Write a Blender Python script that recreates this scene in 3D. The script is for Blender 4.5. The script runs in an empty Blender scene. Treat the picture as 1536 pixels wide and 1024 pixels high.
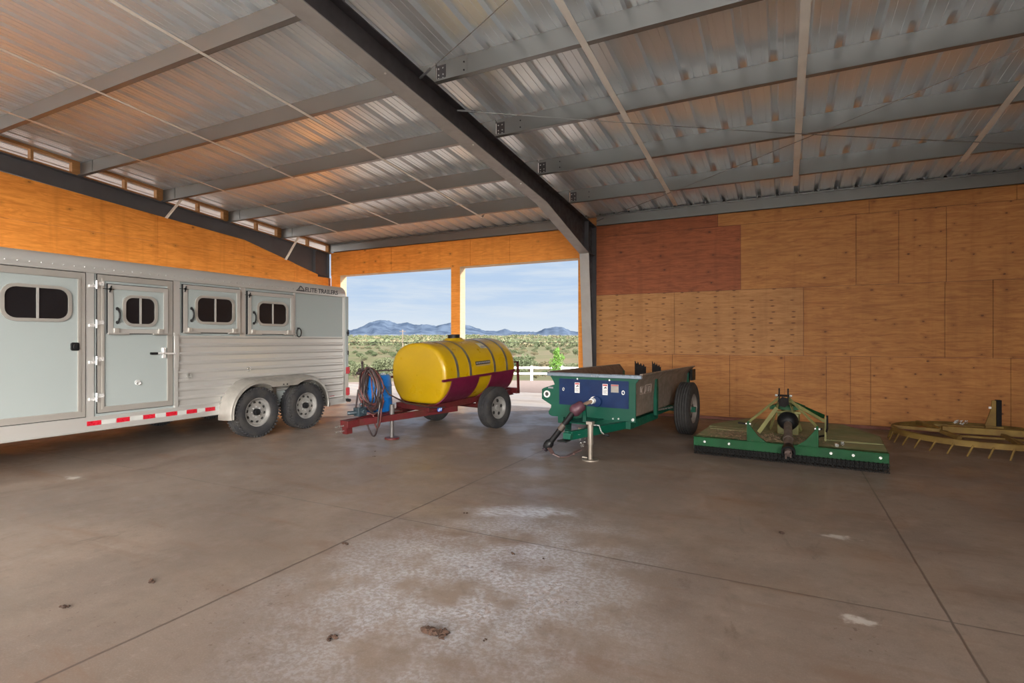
import bpy, math, random
from mathutils import Vector, Matrix
random.seed(7)
SC = bpy.context.scene
COL = SC.collection
R = math.radians

# ------------------------------------------------------------------ mesh helpers
class MB:
    def __init__(s):
        s.v = []; s.f = []; s.m = []; s.sm = []
    def add(s, vs, fs, mi=0, smooth=False):
        b = len(s.v)
        s.v += [tuple(p) for p in vs]
        for f in fs:
            s.f.append([b + i for i in f]); s.m.append(mi); s.sm.append(smooth)
    def box(s, lo, hi, mi=0):
        x0, y0, z0 = lo; x1, y1, z1 = hi
        s.add([(x0,y0,z0),(x1,y0,z0),(x1,y1,z0),(x0,y1,z0),(x0,y0,z1),(x1,y0,z1),(x1,y1,z1),(x0,y1,z1)],
              [(0,3,2,1),(4,5,6,7),(0,1,5,4),(1,2,6,5),(2,3,7,6),(3,0,4,7)], mi)
    def beam(s, p0, p1, w, h, mi=0, up=(0,0,1)):
        p0 = Vector(p0); p1 = Vector(p1); d = (p1-p0).normalized()
        sd = d.cross(Vector(up))
        if sd.length < 1e-4: sd = d.cross(Vector((1,0,0)))
        sd.normalize(); u = sd.cross(d)
        vs = []
        for p in (p0, p1):
            for a, b in ((-1,-1),(1,-1),(1,1),(-1,1)):
                vs.append(p + sd*(a*w/2) + u*(b*h/2))
        s.add(vs, [(0,1,2,3),(7,6,5,4),(0,4,5,1),(1,5,6,2),(2,6,7,3),(3,7,4,0)], mi)
    def lathe(s, prof, o, ax, n=24, mi=0, smooth=True, close=False, caps=True):
        o = Vector(o); ax = Vector(ax).normalized()
        e = ax.orthogonal().normalized(); g = ax.cross(e)
        vs = []
        for a, r in prof:
            for k in range(n):
                t = 2*math.pi*k/n
                vs.append(o + ax*a + (e*math.cos(t) + g*math.sin(t))*r)
        fs = []
        m = len(prof)
        for i in range(m if close else m-1):
            j = (i+1) % m
            for k in range(n):
                l = (k+1) % n
                fs.append((i*n+k, i*n+l, j*n+l, j*n+k))
        if not close and caps:
            if prof[0][1] > 1e-4: fs.append(tuple(range(n))[::-1])
            if prof[-1][1] > 1e-4: fs.append(tuple((m-1)*n+k for k in range(n)))
        s.add(vs, fs, mi, smooth)
    def cyl(s, p0, p1, r0, r1=None, n=14, mi=0, smooth=True):
        p0 = Vector(p0); p1 = Vector(p1); d = p1-p0
        s.lathe([(0, r0), (d.length, r0 if r1 is None else r1)], p0, d, n, mi, smooth)
    def tube(s, pts, r, n=8, mi=0, closed=False):
        pts = [Vector(p) for p in pts]; N = len(pts)
        vs = []; fs = []; ref = Vector((0.13, 0.31, 0.94)).normalized()
        for i, p in enumerate(pts):
            a = pts[(i-1) % N] if (closed or i > 0) else p
            b = pts[(i+1) % N] if (closed or i < N-1) else p
            d = (b-a).normalized()
            e = d.cross(ref)
            if e.length < 1e-3: e = d.cross(Vector((1,0,0)))
            e.normalize(); g = d.cross(e)
            for k in range(n):
                t = 2*math.pi*k/n
                vs.append(p + (e*math.cos(t) + g*math.sin(t))*r)
        for i in range(N if closed else N-1):
            j = (i+1) % N
            for k in range(n):
                l = (k+1) % n
                fs.append((i*n+k, i*n+l, j*n+l, j*n+k))
        if not closed:
            fs.append(tuple(range(n))[::-1]); fs.append(tuple((N-1)*n+k for k in range(n)))
        s.add(vs, fs, mi, True)
    def prism(s, poly, axis, a, b, mi=0, smooth=False):
        n = len(poly)
        def P(p, t):
            return {'x': (t, p[0], p[1]), 'y': (p[0], t, p[1]), 'z': (p[0], p[1], t)}[axis]
        vs = [P(p, a) for p in poly] + [P(p, b) for p in poly]
        s.add(vs, [tuple(range(n))[::-1], tuple(range(n, 2*n))], mi)
        s.add(vs, [(i, (i+1) % n, n+(i+1) % n, n+i) for i in range(n)], mi, smooth)
    def ring(s, outer, inner, axis, a, b, mi=0):
        n = len(outer)
        def P(p, t):
            return {'x': (t, p[0], p[1]), 'y': (p[0], t, p[1]), 'z': (p[0], p[1], t)}[axis]
        vs = [P(p, a) for p in outer] + [P(p, a) for p in inner] + [P(p, b) for p in outer] + [P(p, b) for p in inner]
        fs = []
        for i in range(n):
            j = (i+1) % n
            fs += [(i, j, n+j, n+i), (2*n+j, 2*n+i, 3*n+i, 3*n+j), (i, 2*n+i, 2*n+j, j), (n+j, 3*n+j, 3*n+i, n+i)]
        s.add(vs, fs, mi)
    def ball(s, c, rx, ry=None, rz=None, nu=12, nv=8, mi=0):
        ry = rx if ry is None else ry; rz = rx if rz is None else rz
        vs = []; fs = []
        for j in range(nv+1):
            ph = math.pi*j/nv
            for i in range(nu):
                t = 2*math.pi*i/nu
                vs.append((c[0]+rx*math.sin(ph)*math.cos(t), c[1]+ry*math.sin(ph)*math.sin(t), c[2]-rz*math.cos(ph)))
        for j in range(nv):
            for i in range(nu):
                fs.append((j*nu+i, j*nu+(i+1) % nu, (j+1)*nu+(i+1) % nu, (j+1)*nu+i))
        s.add(vs, fs, mi, True)
    def grid(s, rows, mi=0, smooth=True):
        m = len(rows[0])
        vs = [p for r in rows for p in r]
        s.add(vs, [(i*m+j, i*m+j+1, (i+1)*m+j+1, (i+1)*m+j) for i in range(len(rows)-1) for j in range(m-1)], mi, smooth)
    def xform(s, M):
        s.v = [tuple(M @ Vector(p)) for p in s.v]
        return s
    def build(s, name, mats, parent=None, bevel=0, world=False, weld=False):
        if not isinstance(mats, (list, tuple)): mats = [mats]
        off = Vector((0,0,0)); loc = None
        if parent is not None:
            if world:
                r = parent
                while r.parent: r = r.parent
                off = r.location.copy()
        else:
            xs = [p[0] for p in s.v]; ys = [p[1] for p in s.v]; zs = [p[2] for p in s.v]
            off = Vector(((min(xs)+max(xs))/2, (min(ys)+max(ys))/2, min(zs))); loc = off
        me = bpy.data.meshes.new(name)
        me.from_pydata([tuple(Vector(p)-off) for p in s.v], [], s.f)
        for m in mats: me.materials.append(m)
        me.polygons.foreach_set('material_index', s.m)
        me.polygons.foreach_set('use_smooth', s.sm)
        me.update()
        import bmesh
        bm = bmesh.new(); bm.from_mesh(me)
        bmesh.ops.remove_doubles(bm, verts=bm.verts, dist=1e-5)
        bmesh.ops.recalc_face_normals(bm, faces=bm.faces)
        bm.to_mesh(me); bm.free()
        try: me.set_sharp_from_angle(angle=R(40))
        except Exception: pass
        o = bpy.data.objects.new(name, me); COL.objects.link(o)
        if parent is not None: o.parent = parent
        else: o.location = loc
        if bevel:
            b = o.modifiers.new('bevel', 'BEVEL'); b.width = bevel; b.segments = 2; b.limit_method = 'ANGLE'
        return o

def split_build(b, name, mats, parent, world=False):
    # every loose piece becomes an object of its own
    par = list(range(len(b.v)))
    def find(i):
        while par[i] != i: par[i] = par[par[i]]; i = par[i]
        return i
    for f in b.f:
        r0 = find(f[0])
        for i in f[1:]: par[find(i)] = r0
    comp = {}
    for k, f in enumerate(b.f): comp.setdefault(find(f[0]), []).append(k)
    out = []
    for ks in comp.values():
        c = MB(); idx = {}
        for k in ks:
            for i in b.f[k]:
                if i not in idx: idx[i] = len(c.v); c.v.append(b.v[i])
            c.f.append([idx[i] for i in b.f[k]]); c.m.append(b.m[k]); c.sm.append(b.sm[k])
        out.append(c.build(name, mats, parent, 0, world))
    return out
def tag(o, label=None, cat=None, group=None, kind=None):
    if label: o['label'] = label
    if cat: o['category'] = cat
    if group: o['group'] = group
    if kind: o['kind'] = kind
    return o
def thing(name, loc, label, cat, group=None, rz=0):
    o = bpy.data.objects.new(name, None); COL.objects.link(o)
    o.location = loc; o.rotation_euler = (0, 0, rz); o.empty_display_size = .2
    return tag(o, label, cat, group)
def copy_tree(o, parent=None):
    c = o.copy(); COL.objects.link(c); c.parent = parent
    for ch in list(o.children): copy_tree(ch, c)
    return c
def rrect(cx, cy, w, h, r, n=5):
    pts = []
    for (sx, sy, a0) in ((1,1,0), (-1,1,90), (-1,-1,180), (1,-1,270)):
        for k in range(n+1):
            a = R(a0 + 90*k/n)
            pts.append((cx+sx*(w/2-r)+r*math.cos(a), cy+sy*(h/2-r)+r*math.sin(a)))
    return pts
def text_mesh(txt, size, shear=0, ext=.002, bold=.0):
    c = bpy.data.curves.new('lettering', 'FONT'); c.body = txt; c.size = size; c.extrude = ext; c.shear = shear; c.offset = bold
    c.resolution_u = 3
    o = bpy.data.objects.new('tmp', c); COL.objects.link(o)
    dg = bpy.context.evaluated_depsgraph_get(); dg.update()
    me = bpy.data.meshes.new_from_object(o.evaluated_get(dg))
    vs = [v.co.copy() for v in me.vertices]; fs = [tuple(p.vertices) for p in me.polygons]
    bpy.data.objects.remove(o); bpy.data.meshes.remove(me)
    return vs, fs

# ------------------------------------------------------------------ materials
def nt(name):
    m = bpy.data.materials.new(name); m.use_nodes = True
    return m, m.node_tree.nodes, m.node_tree.links, m.node_tree.nodes['Principled BSDF']
def mth(N, L, op, a, b=None, c=None, clamp=False):
    n = N.new('ShaderNodeMath'); n.operation = op; n.use_clamp = clamp
    for i, x in enumerate((a, b, c)):
        if x is None: continue
        if isinstance(x, (int, float)): n.inputs[i].default_value = x
        else: L.new(x, n.inputs[i])
    return n.outputs[0]
def mixc(N, L, f, a, b, mode='MIX'):
    n = N.new('ShaderNodeMix'); n.data_type = 'RGBA'; n.blend_type = mode
    if isinstance(f, (int, float)): n.inputs[0].default_value = f
    else: L.new(f, n.inputs[0])
    for i, x in ((6, a), (7, b)):
        if isinstance(x, (tuple, list)): n.inputs[i].default_value = tuple(x)+(1,) if len(x) == 3 else x
        else: L.new(x, n.inputs[i])
    return n.outputs[2]
def noise(N, L, vec, scale, detail=4, rough=.55, dist=0):
    n = N.new('ShaderNodeTexNoise'); n.inputs['Scale'].default_value = scale; n.inputs['Detail'].default_value = detail
    n.inputs['Roughness'].default_value = rough; n.inputs['Distortion'].default_value = dist
    if vec is not None: L.new(vec, n.inputs['Vector'])
    return n.outputs['Fac']
def mapr(N, L, x, a, b, c=0., d=1., smooth=True):
    n = N.new('ShaderNodeMapRange'); n.interpolation_type = 'SMOOTHSTEP' if smooth else 'LINEAR'
    L.new(x, n.inputs[0])
    for i, q in enumerate((a, b, c, d)): n.inputs[i+1].default_value = q
    return n.outputs[0]
def mapping(N, L, vec, sc=(1,1,1), loc=(0,0,0)):
    n = N.new('ShaderNodeMapping'); n.inputs['Scale'].default_value = sc; n.inputs['Location'].default_value = loc
    L.new(vec, n.inputs['Vector']); return n.outputs[0]
def objco(N): return N.new('ShaderNodeTexCoord').outputs['Object']
def posco(N): return N.new('ShaderNodeNewGeometry').outputs['Position']
def bump(N, L, B, h, s=.2, d=.01):
    n = N.new('ShaderNodeBump'); n.inputs['Strength'].default_value = s; n.inputs['Distance'].default_value = d
    L.new(h, n.inputs['Height']); L.new(n.outputs[0], B.inputs['Normal'])
def M(name, col, rough=.5, metal=0., var=.25, scale=4., bmp=0., col2=None, spec=None, rv=.1):
    m, N, L, B = nt(name)
    co = objco(N)
    f = noise(N, L, co, scale, 5)
    if col2 is None: col2 = tuple(c*(1-var) for c in col)
    c = mixc(N, L, mapr(N, L, f, .35, .68), col, col2)
    L.new(c, B.inputs['Base Color'])
    B.inputs['Metallic'].default_value = metal
    f2 = noise(N, L, co, scale*3.1, 3)
    L.new(mapr(N, L, f2, .3, .7, max(.02, rough-rv), min(1, rough+rv)), B.inputs['Roughness'])
    if spec is not None: B.inputs['Specular IOR Level'].default_value = spec
    if bmp: bump(N, L, B, noise(N, L, co, scale*12, 4), bmp)
    return m

def ply(name, base, dark, knots=.35, columns=False, kscale=2.4, knotcol=(.10,.035,.012)):
    m, N, L, B = nt(name)
    p = posco(N)
    sep = N.new('ShaderNodeSeparateXYZ'); L.new(p, sep.inputs[0])
    hx = mth(N, L, 'ADD', sep.outputs[0], sep.outputs[1])
    cmb = N.new('ShaderNodeCombineXYZ'); L.new(hx, cmb.inputs[0]); L.new(sep.outputs[2], cmb.inputs[2])
    v = cmb.outputs[0]
    g1 = noise(N, L, mapping(N, L, v, (1.0, 1, 9)), 2.0, 7, .68, 1.6)
    g2 = noise(N, L, mapping(N, L, v, (4, 1, 60)), 3, 3, .6)
    g3 = noise(N, L, v, .9, 3)
    c = mixc(N, L, mapr(N, L, g1, .32, .7), base, dark)
    c = mixc(N, L, mapr(N, L, g2, .45, .8, 0, .45), c, dark)
    g4 = noise(N, L, mapping(N, L, v, (5.5, 1, .35)), 1.0, 4, .6)
    c = mixc(N, L, mapr(N, L, g4, .5, .72, 0, .35), c, tuple(x*.8 for x in dark))
    c = mixc(N, L, mapr(N, L, g3, .45, .75, 0, .35), c, tuple(x*.72 for x in dark))
    # knots / plugs
    vo = N.new('ShaderNodeTexVoronoi'); vo.voronoi_dimensions = '2D'; vo.inputs['Scale'].default_value = 1
    c2 = N.new('ShaderNodeCombineXYZ')
    if columns:
        L.new(mth(N, L, 'MULTIPLY', hx, 3.1), c2.inputs[0]); L.new(mth(N, L, 'MULTIPLY', sep.outputs[2], 9.5), c2.inputs[1])
        vo.inputs['Randomness'].default_value = .22
    else:
        L.new(mth(N, L, 'MULTIPLY', hx, kscale), c2.inputs[0]); L.new(mth(N, L, 'MULTIPLY', sep.outputs[2], kscale*1.5), c2.inputs[1])
        vo.inputs['Randomness'].default_value = .95
    L.new(c2.outputs[0], vo.inputs['Vector'])
    rnd = N.new('ShaderNodeSeparateColor'); L.new(vo.outputs['Color'], rnd.inputs[0])
    # an irregular edge and a size that differs from knot to knot
    wob = mth(N, L, 'ADD', vo.outputs['Distance'], mth(N, L, 'MULTIPLY', mth(N, L, 'SUBTRACT', noise(N, L, v, 30, 3), .5), .07))
    size = mth(N, L, 'ADD', mth(N, L, 'MULTIPLY', rnd.outputs[1], .045), .015 if not columns else .07)
    dot = mth(N, L, 'LESS_THAN', wob, size)
    pres = mth(N, L, 'LESS_THAN', rnd.outputs[0], knots)
    halo = mth(N, L, 'MULTIPLY', mth(N, L, 'SUBTRACT', 1.0, mapr(N, L, wob, .03, .2)), pres)
    c = mixc(N, L, mth(N, L, 'MULTIPLY', halo, .45), c, tuple(x*.62 for x in dark))
    c = mixc(N, L, mth(N, L, 'MULTIPLY', mth(N, L, 'MULTIPLY', dot, pres), .8), c, knotcol)
    L.new(c, B.inputs['Base Color'])
    B.inputs['Roughness'].default_value = .62
    B.inputs['Specular IOR Level'].default_value = .3
    bump(N, L, B, g2, .12, .004)
    return m

PLY_O = ply('plywood_orange', (.92,.37,.070), (.68,.225,.032), .30, False, 2.2, (.28,.09,.02))
PLY_A = ply('plywood_amber', (.42,.185,.052), (.26,.098,.026), .30, False, 2.8)
PLY_B = ply('plywood_patched', (.42,.205,.075), (.28,.125,.040), .8, True)
PLY_R = ply('plywood_red', (.30,.088,.030), (.17,.043,.014), .4, False, 2.2, (.06,.02,.01))
PLY_K = ply('plywood_knotty', (.43,.19,.054), (.28,.105,.028), .75, False, 3.4, (.06,.022,.01))
LUMBER = ply('lumber', (.48,.25,.10), (.36,.17,.06), .2, False, 3)
STEEL = M('primed_steel', (.050,.045,.050), .42, 0, .25, 3, .03, spec=.45)
STEEL_L = M('primed_steel_grey', (.105,.105,.115), .42, 0, .12, 3, .03, spec=.5)
FLANGE = M('flange_lit', (.30,.285,.275), .45, .1, .12, 3, .03)  # same primed steel as the web, light from below put into its colour
PURL = M('galvanised_purlin', (.21,.21,.207), .34, .55, .03, .5, rv=.01)
STRAP = M('galvanised_strap', (.82,.79,.73), .5, 0, .1, 3)
BOLT = M('zinc_bolt', (.62,.62,.6), .3, .9, .1, 20)
ALU = M('bright_aluminium', (.50,.49,.475), .34, .6, .03, 1.2, rv=.02)
ALU_S = M('satin_aluminium', (.37,.35,.325), .38, .55, .05, 1.5, rv=.02)
CHROME = M('chrome', (.85,.85,.85), .2, .6, .05, 10)
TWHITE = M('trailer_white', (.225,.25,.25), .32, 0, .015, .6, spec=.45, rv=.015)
FENDER = M('fender_grey', (.25,.235,.215), .40, .35, .25, 4)
BLACK = M('black_plastic', (.008,.008,.009), .45, 0, .2, 8, spec=.2)
DGLASS = M('dark_glass', (.010,.009,.010), .10, 0, .3, 3, spec=.35, rv=.03)
RUBBER = M('tyre_rubber', (.018,.018,.021), .75, 0, .4, 6, .2, col2=(.034,.032,.031), spec=.25)
RIM_S = M('steel_rim', (.33,.32,.31), .38, .5, .3, 8)
RIM_D = M('dark_hole', (.012,.012,.012), .7, 0, .1, 8)
REDT = M('red_reflector', (.36,.008,.02), .3, 0, .2, 20)
WHITET = M('pale_tape', (.34,.34,.33), .4, 0, .05, 20)
LOGO = M('logo_dark', (.05,.05,.055), .35, 0, .1, 20)
YEL = M('yellow_tank', (.35,.215,.002), .36, 0, .10, 1.3, spec=.45)
MAR = M('maroon_paint', (.095,.006,.026), .38, 0, .25, 4)
MAR_F = M('maroon_frame', (.075,.007,.010), .55, 0, .35, 6, col2=(.055,.012,.009), spec=.3)
BAND = M('steel_band', (.20,.19,.17), .38, .7, .3, 6)
BLUED = M('blue_drum', (.004,.13,.46), .38, 0, .15, 3)
HOSE = M('hose_dark', (.030,.018,.018), .45, 0, .3, 9)
HOSE_R = M('hose_red', (.11,.030,.028), .5, 0, .3, 9)
PUMP = M('pump_blue_grey', (.028,.045,.058), .45, .2, .3, 12)
SGREEN = M('spreader_green', (.001,.060,.036), .45, 0, .2, 3, spec=.3)
SBLUE = M('spreader_blue_panel', (.0015,.011,.055), .5, 0, .25, 5, col2=(.004,.018,.07), spec=.22)
SSIDE = M('spreader_side', (.16,.125,.10), .5, 0, .25, 4)
SRIM = M('spreader_top_rim', (.17,.21,.26), .35, .3, .2, 5)
SRUST = M('spreader_inside', (.11,.062,.040), .7, 0, .3, 5)
CGREEN = M('cutter_green', (.003,.055,.016), .55, 0, .25, 4, spec=.22)
CDUST = M('cutter_dusty_deck', (.21,.185,.085), .8, 0, .3, 2.2, .1, col2=(.13,.15,.06))
CYEL = M('cutter_bar_olive', (.20,.19,.07), .6, 0, .25, 5)
SHAFT = M('shaft_brown', (.10,.075,.062), .55, .1, .3, 8)
CHAIN = M('chain_steel', (.035,.034,.034), .45, .7, .3, 20)
HAY = M('hay', (.40,.29,.18), .9, 0, .4, 9, col2=(.22,.14,.09))
RINGY = M('rake_yellow', (.23,.145,.035), .65, 0, .3, 4, col2=(.15,.085,.022), spec=.3)
DARKP = M('dark_plate', (.010,.008,.008), .7, 0, .2, 6, spec=.15)
STICK_W = M('sticker_white', (.66,.66,.66), .5, 0, .06, 30)
STICK_R = M('sticker_red', (.40,.06,.06), .5, 0, .1, 30)
STICK_K = M('sticker_black', (.03,.03,.03), .5, 0, .1, 30)
STICK_G = M('sticker_grey', (.22,.22,.23), .5, 0, .15, 30)
STICK_B = M('sticker_blue', (.02,.10,.42), .4, 0, .1, 30)
DIRT = M('dirt_clod', (.050,.024,.014), .95, 0, .4, 30, .4)
WHITEF = M('white_vinyl', (.80,.80,.78), .45, 0, .05, 2)
WOODP = M('weathered_pole', (.12,.09,.07), .8, 0, .3, 5)
LEAF_A = M('leaf_sage', (0.0590,0.0722,0.0328), .8, 0, .3, .3, col2=(0.0804,0.0836,0.0426))
LEAF_B = M('leaf_olive', (0.0377,0.0541,0.0205), .8, 0, .3, .3, col2=(0.0541,0.0640,0.0271))
LEAF_C = M('leaf_straw', (0.1066,0.0902,0.0508), .85, 0, .2, .3, col2=(0.0804,0.0754,0.0385))
LEAF_T = M('leaf_bright', (.052,.14,.011), .6, 0, .3, 2, col2=(.085,.175,.02))
BARK = M('bark', (.11,.08,.06), .9, 0, .3, 6)

def mat_concrete():
    m, N, L, B = nt('concrete_floor')
    p = posco(N)
    sep = N.new('ShaderNodeSeparateXYZ'); L.new(p, sep.inputs[0]); X, Y = sep.outputs[0], sep.outputs[1]
    n1 = noise(N, L, p, .55, 6, .6, .4); n2 = noise(N, L, p, 3.2, 6, .65); n3 = noise(N, L, p, 28, 4, .6); n4 = noise(N, L, p, 110, 3)
    c = mixc(N, L, mapr(N, L, n1, .32, .68), (.198,.151,.121), (.135,.103,.084))
    c = mixc(N, L, mapr(N, L, n2, .5, .72, 0, .55), c, (.125,.092,.072))
    c = mixc(N, L, mapr(N, L, n3, .5, .72, 0, .42), c, (.16,.115,.09))
    c = mixc(N, L, mapr(N, L, n4, .45, .75, 0, .20), c, (.34,.29,.25))
    n5 = noise(N, L, p, 9, 6, .72)
    c = mixc(N, L, mapr(N, L, n5, .52, .68, 0, .4), c, (.105,.078,.060))
    c = mixc(N, L, mapr(N, L, n5, .30, .44, .28, 0), c, (.27,.23,.20))
    c = mixc(N, L, mapr(N, L, Y, 10.98, 11.0), c, mixc(N, L, n2, (.42,.37,.32), (.34,.29,.25)))     # apron outside, its sunlight partly put into a paler colour
    c = mixc(N, L, mapr(N, L, Y, 0, -.02), c, mixc(N, L, n2, (.62,.60,.57), (.54,.52,.49)))     # unseen pale strip behind the viewer, added to bounce light onto the roof
    # smeared reddish mud streaks running along the slab
    st = noise(N, L, mapping(N, L, p, (.55, 2.6, 1)), 1.1, 5, .65, .6)
    c = mixc(N, L, mapr(N, L, st, .52, .70, 0, .6), c, (.135,.080,.052))
    tr = noise(N, L, mapping(N, L, p, (1.5, .45, 1), (3, 1, 0)), 2.2, 6, .75, .8)
    c = mixc(N, L, mapr(N, L, tr, .60, .70, 0, .5), c, (.085,.055,.040))
    specks = mth(N, L, 'MULTIPLY', mth(N, L, 'GREATER_THAN', noise(N, L, p, 26, 2, .6), .675), mapr(N, L, noise(N, L, p, .9, 3), .5, .62))
    c = mixc(N, L, mth(N, L, 'MULTIPLY', specks, .7), c, (.075,.042,.03))
    # pale mineral residue, with the slab's sky sheen painted into the same colour
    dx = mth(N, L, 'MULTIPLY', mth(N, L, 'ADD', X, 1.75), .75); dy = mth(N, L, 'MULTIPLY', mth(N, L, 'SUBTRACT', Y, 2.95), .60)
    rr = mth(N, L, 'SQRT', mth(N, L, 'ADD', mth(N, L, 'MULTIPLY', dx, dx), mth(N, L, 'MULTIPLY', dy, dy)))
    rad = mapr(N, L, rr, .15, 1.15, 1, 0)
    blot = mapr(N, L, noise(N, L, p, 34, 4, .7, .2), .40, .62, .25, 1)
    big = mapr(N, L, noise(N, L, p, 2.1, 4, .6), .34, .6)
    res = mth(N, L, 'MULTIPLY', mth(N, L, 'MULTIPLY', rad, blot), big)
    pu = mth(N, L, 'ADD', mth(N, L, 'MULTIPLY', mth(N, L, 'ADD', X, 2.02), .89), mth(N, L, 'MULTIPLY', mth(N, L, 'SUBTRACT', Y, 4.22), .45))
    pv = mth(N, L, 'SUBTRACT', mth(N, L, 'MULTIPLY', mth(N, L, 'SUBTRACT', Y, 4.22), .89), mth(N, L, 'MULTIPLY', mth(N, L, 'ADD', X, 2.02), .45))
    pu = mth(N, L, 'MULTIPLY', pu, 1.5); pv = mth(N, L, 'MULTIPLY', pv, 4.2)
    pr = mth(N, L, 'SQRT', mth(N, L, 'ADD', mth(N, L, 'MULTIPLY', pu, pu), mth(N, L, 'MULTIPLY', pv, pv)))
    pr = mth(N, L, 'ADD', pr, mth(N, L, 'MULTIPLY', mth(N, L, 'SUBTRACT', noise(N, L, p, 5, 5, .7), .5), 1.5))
    sky_sheen = mth(N, L, 'MULTIPLY', mapr(N, L, pr, .1, 1.0, 1, 0), mapr(N, L, noise(N, L, mapping(N, L, p, (9, 26, 1)), 1.3, 4, .7), .38, .58, .25, 1))  # sky reflection on the slab, painted as a bright broken patch
    res = mth(N, L, 'MAXIMUM', mth(N, L, 'MULTIPLY', res, .85), sky_sheen)
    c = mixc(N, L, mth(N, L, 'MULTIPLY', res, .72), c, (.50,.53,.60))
    # two hand-sized splashes of white
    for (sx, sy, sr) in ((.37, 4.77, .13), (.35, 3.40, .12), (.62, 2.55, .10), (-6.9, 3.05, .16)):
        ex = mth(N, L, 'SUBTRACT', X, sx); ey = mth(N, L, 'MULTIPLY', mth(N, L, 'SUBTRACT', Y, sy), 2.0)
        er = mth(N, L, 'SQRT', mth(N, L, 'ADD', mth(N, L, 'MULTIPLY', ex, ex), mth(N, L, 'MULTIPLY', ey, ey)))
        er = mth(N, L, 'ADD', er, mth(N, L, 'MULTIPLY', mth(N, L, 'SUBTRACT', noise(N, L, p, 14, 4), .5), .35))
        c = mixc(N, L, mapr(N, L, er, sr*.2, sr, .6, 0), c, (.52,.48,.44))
    # saw-cut joints
    wob = mth(N, L, 'MULTIPLY', mth(N, L, 'SUBTRACT', noise(N, L, p, 5, 3), .5), .010)
    jm = None
    for (src, at, hw) in ((X, -6.64, .004), (X, -2.92, .008), (X, .80, .006), (X, 4.52, .006), (Y, 3.60, .0055), (Y, 7.3, .005), (Y, 11.0, .006), (Y, 0.0, .005)):
        d = mth(N, L, 'ABSOLUTE', mth(N, L, 'ADD', mth(N, L, 'SUBTRACT', src, at), wob))
        j = mapr(N, L, d, hw*.6, hw*1.6, 1, 0)
        jm = j if jm is None else mth(N, L, 'MAXIMUM', jm, j)
    c = mixc(N, L, mth(N, L, 'MULTIPLY', jm, .82), c, (.065,.045,.036))
    L.new(c, B.inputs['Base Color'])
    wet = mapr(N, L, noise(N, L, p, 1.3, 5, .6), .44, .60, .52, .33)
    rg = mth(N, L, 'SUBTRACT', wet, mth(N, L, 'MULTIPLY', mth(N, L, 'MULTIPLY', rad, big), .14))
    rg = mth(N, L, 'ADD', rg, mth(N, L, 'MULTIPLY', n3, .10))
    L.new(rg, B.inputs['Roughness'])
    B.inputs['Specular IOR Level'].default_value = .5
    h = mth(N, L, 'SUBTRACT', mth(N, L, 'MULTIPLY', n3, .4), jm)
    bump(N, L, B, h, .25, .004)
    return m
CONC = mat_concrete()

def mat_roof():
    m, N, L, B = nt('galvalume_sheet')
    p = posco(N)
    n1 = noise(N, L, mapping(N, L, p, (1.2, .25, 1)), 1.6, 3)
    c = mixc(N, L, mapr(N, L, n1, .35, .65), (.92,.97,1.0), (.87,.92,.96))
    L.new(c, B.inputs['Base Color']); B.inputs['Metallic'].default_value = .62
    L.new(mapr(N, L, n1, .3, .7, .28, .32), B.inputs['Roughness'])
    return m
ROOF = mat_roof()

def mat_ground():
    m, N, L, B = nt('desert_ground')
    p = posco(N)
    ln = N.new('ShaderNodeVectorMath'); ln.operation = 'LENGTH'; L.new(p, ln.inputs[0]); d = ln.outputs['Value']
    g = mixc(N, L, noise(N, L, p, 7, 4), (.235,.185,.17), (.155,.12,.105))
    tan = mixc(N, L, mapr(N, L, noise(N, L, p, .05, 5, .6), .4, .62), (0.1066,0.0886,0.0574), (0.0754,0.0771,0.0385))
    tan = mixc(N, L, mapr(N, L, noise(N, L, p, .35, 5, .7), .45, .65, 0, .75), tan, (.062,.074,.032))
    tan = mixc(N, L, mapr(N, L, noise(N, L, p, .022, 4, .6), .56, .68, 0, .9), tan, (.15,.10,.078))
    far = mixc(N, L, mapr(N, L, noise(N, L, p, .012, 6, .7), .42, .6), (0.1189,0.1066,0.0804), (0.0615,0.0722,0.0426))
    sp = N.new('ShaderNodeSeparateXYZ'); L.new(p, sp.inputs[0])
    g = mixc(N, L, mapr(N, L, sp.outputs[1], -4, -6), g, (.84,.82,.79))     # unseen yard behind the shed, whitened as a reflector for the roof underside
    c = mixc(N, L, mapr(N, L, d, 40.5, 42.5), g, tan)
    c = mixc(N, L, mapr(N, L, d, 300, 900), c, far)
    L.new(c, B.inputs['Base Color']); B.inputs['Roughness'].default_value = .95
    B.inputs['Specular IOR Level'].default_value = .1
    return m
GROUND = mat_ground()
def mat_mtn():
    m, N, L, B = nt('hazy_mountain')
    p = posco(N)
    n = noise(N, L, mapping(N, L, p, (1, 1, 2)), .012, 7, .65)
    c = mixc(N, L, mapr(N, L, n, .38, .62), (.056,.076,.112), (.030,.044,.072))  # bluish distance haze painted into the rock tones
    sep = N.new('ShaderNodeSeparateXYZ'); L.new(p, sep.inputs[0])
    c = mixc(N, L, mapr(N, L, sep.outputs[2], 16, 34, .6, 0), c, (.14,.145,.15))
    L.new(c, B.inputs['Base Color']); B.inputs['Roughness'].default_value = 1
    B.inputs['Specular IOR Level'].default_value = 0
    return m
MTN = mat_mtn()

# ------------------------------------------------------------------ setting: floor, walls, roof
WY = 10.85            # inner face of the back wall
LX = -11.08           # inner face of the left wall
SLOPE = .09
REAR_X = 5.0
def zr(y): return 4.22 + SLOPE*(7-y)          # top of rafters = underside of purlins
def zs(y): return zr(y) + .25                 # underside of the roof sheet

b = MB(); b.box((-18, -4, -.25), (12, 13.9, 0)); tag(b.build('floor', CONC), 'grey brown concrete slab with saw-cut joints', None, None, 'structure')

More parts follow.
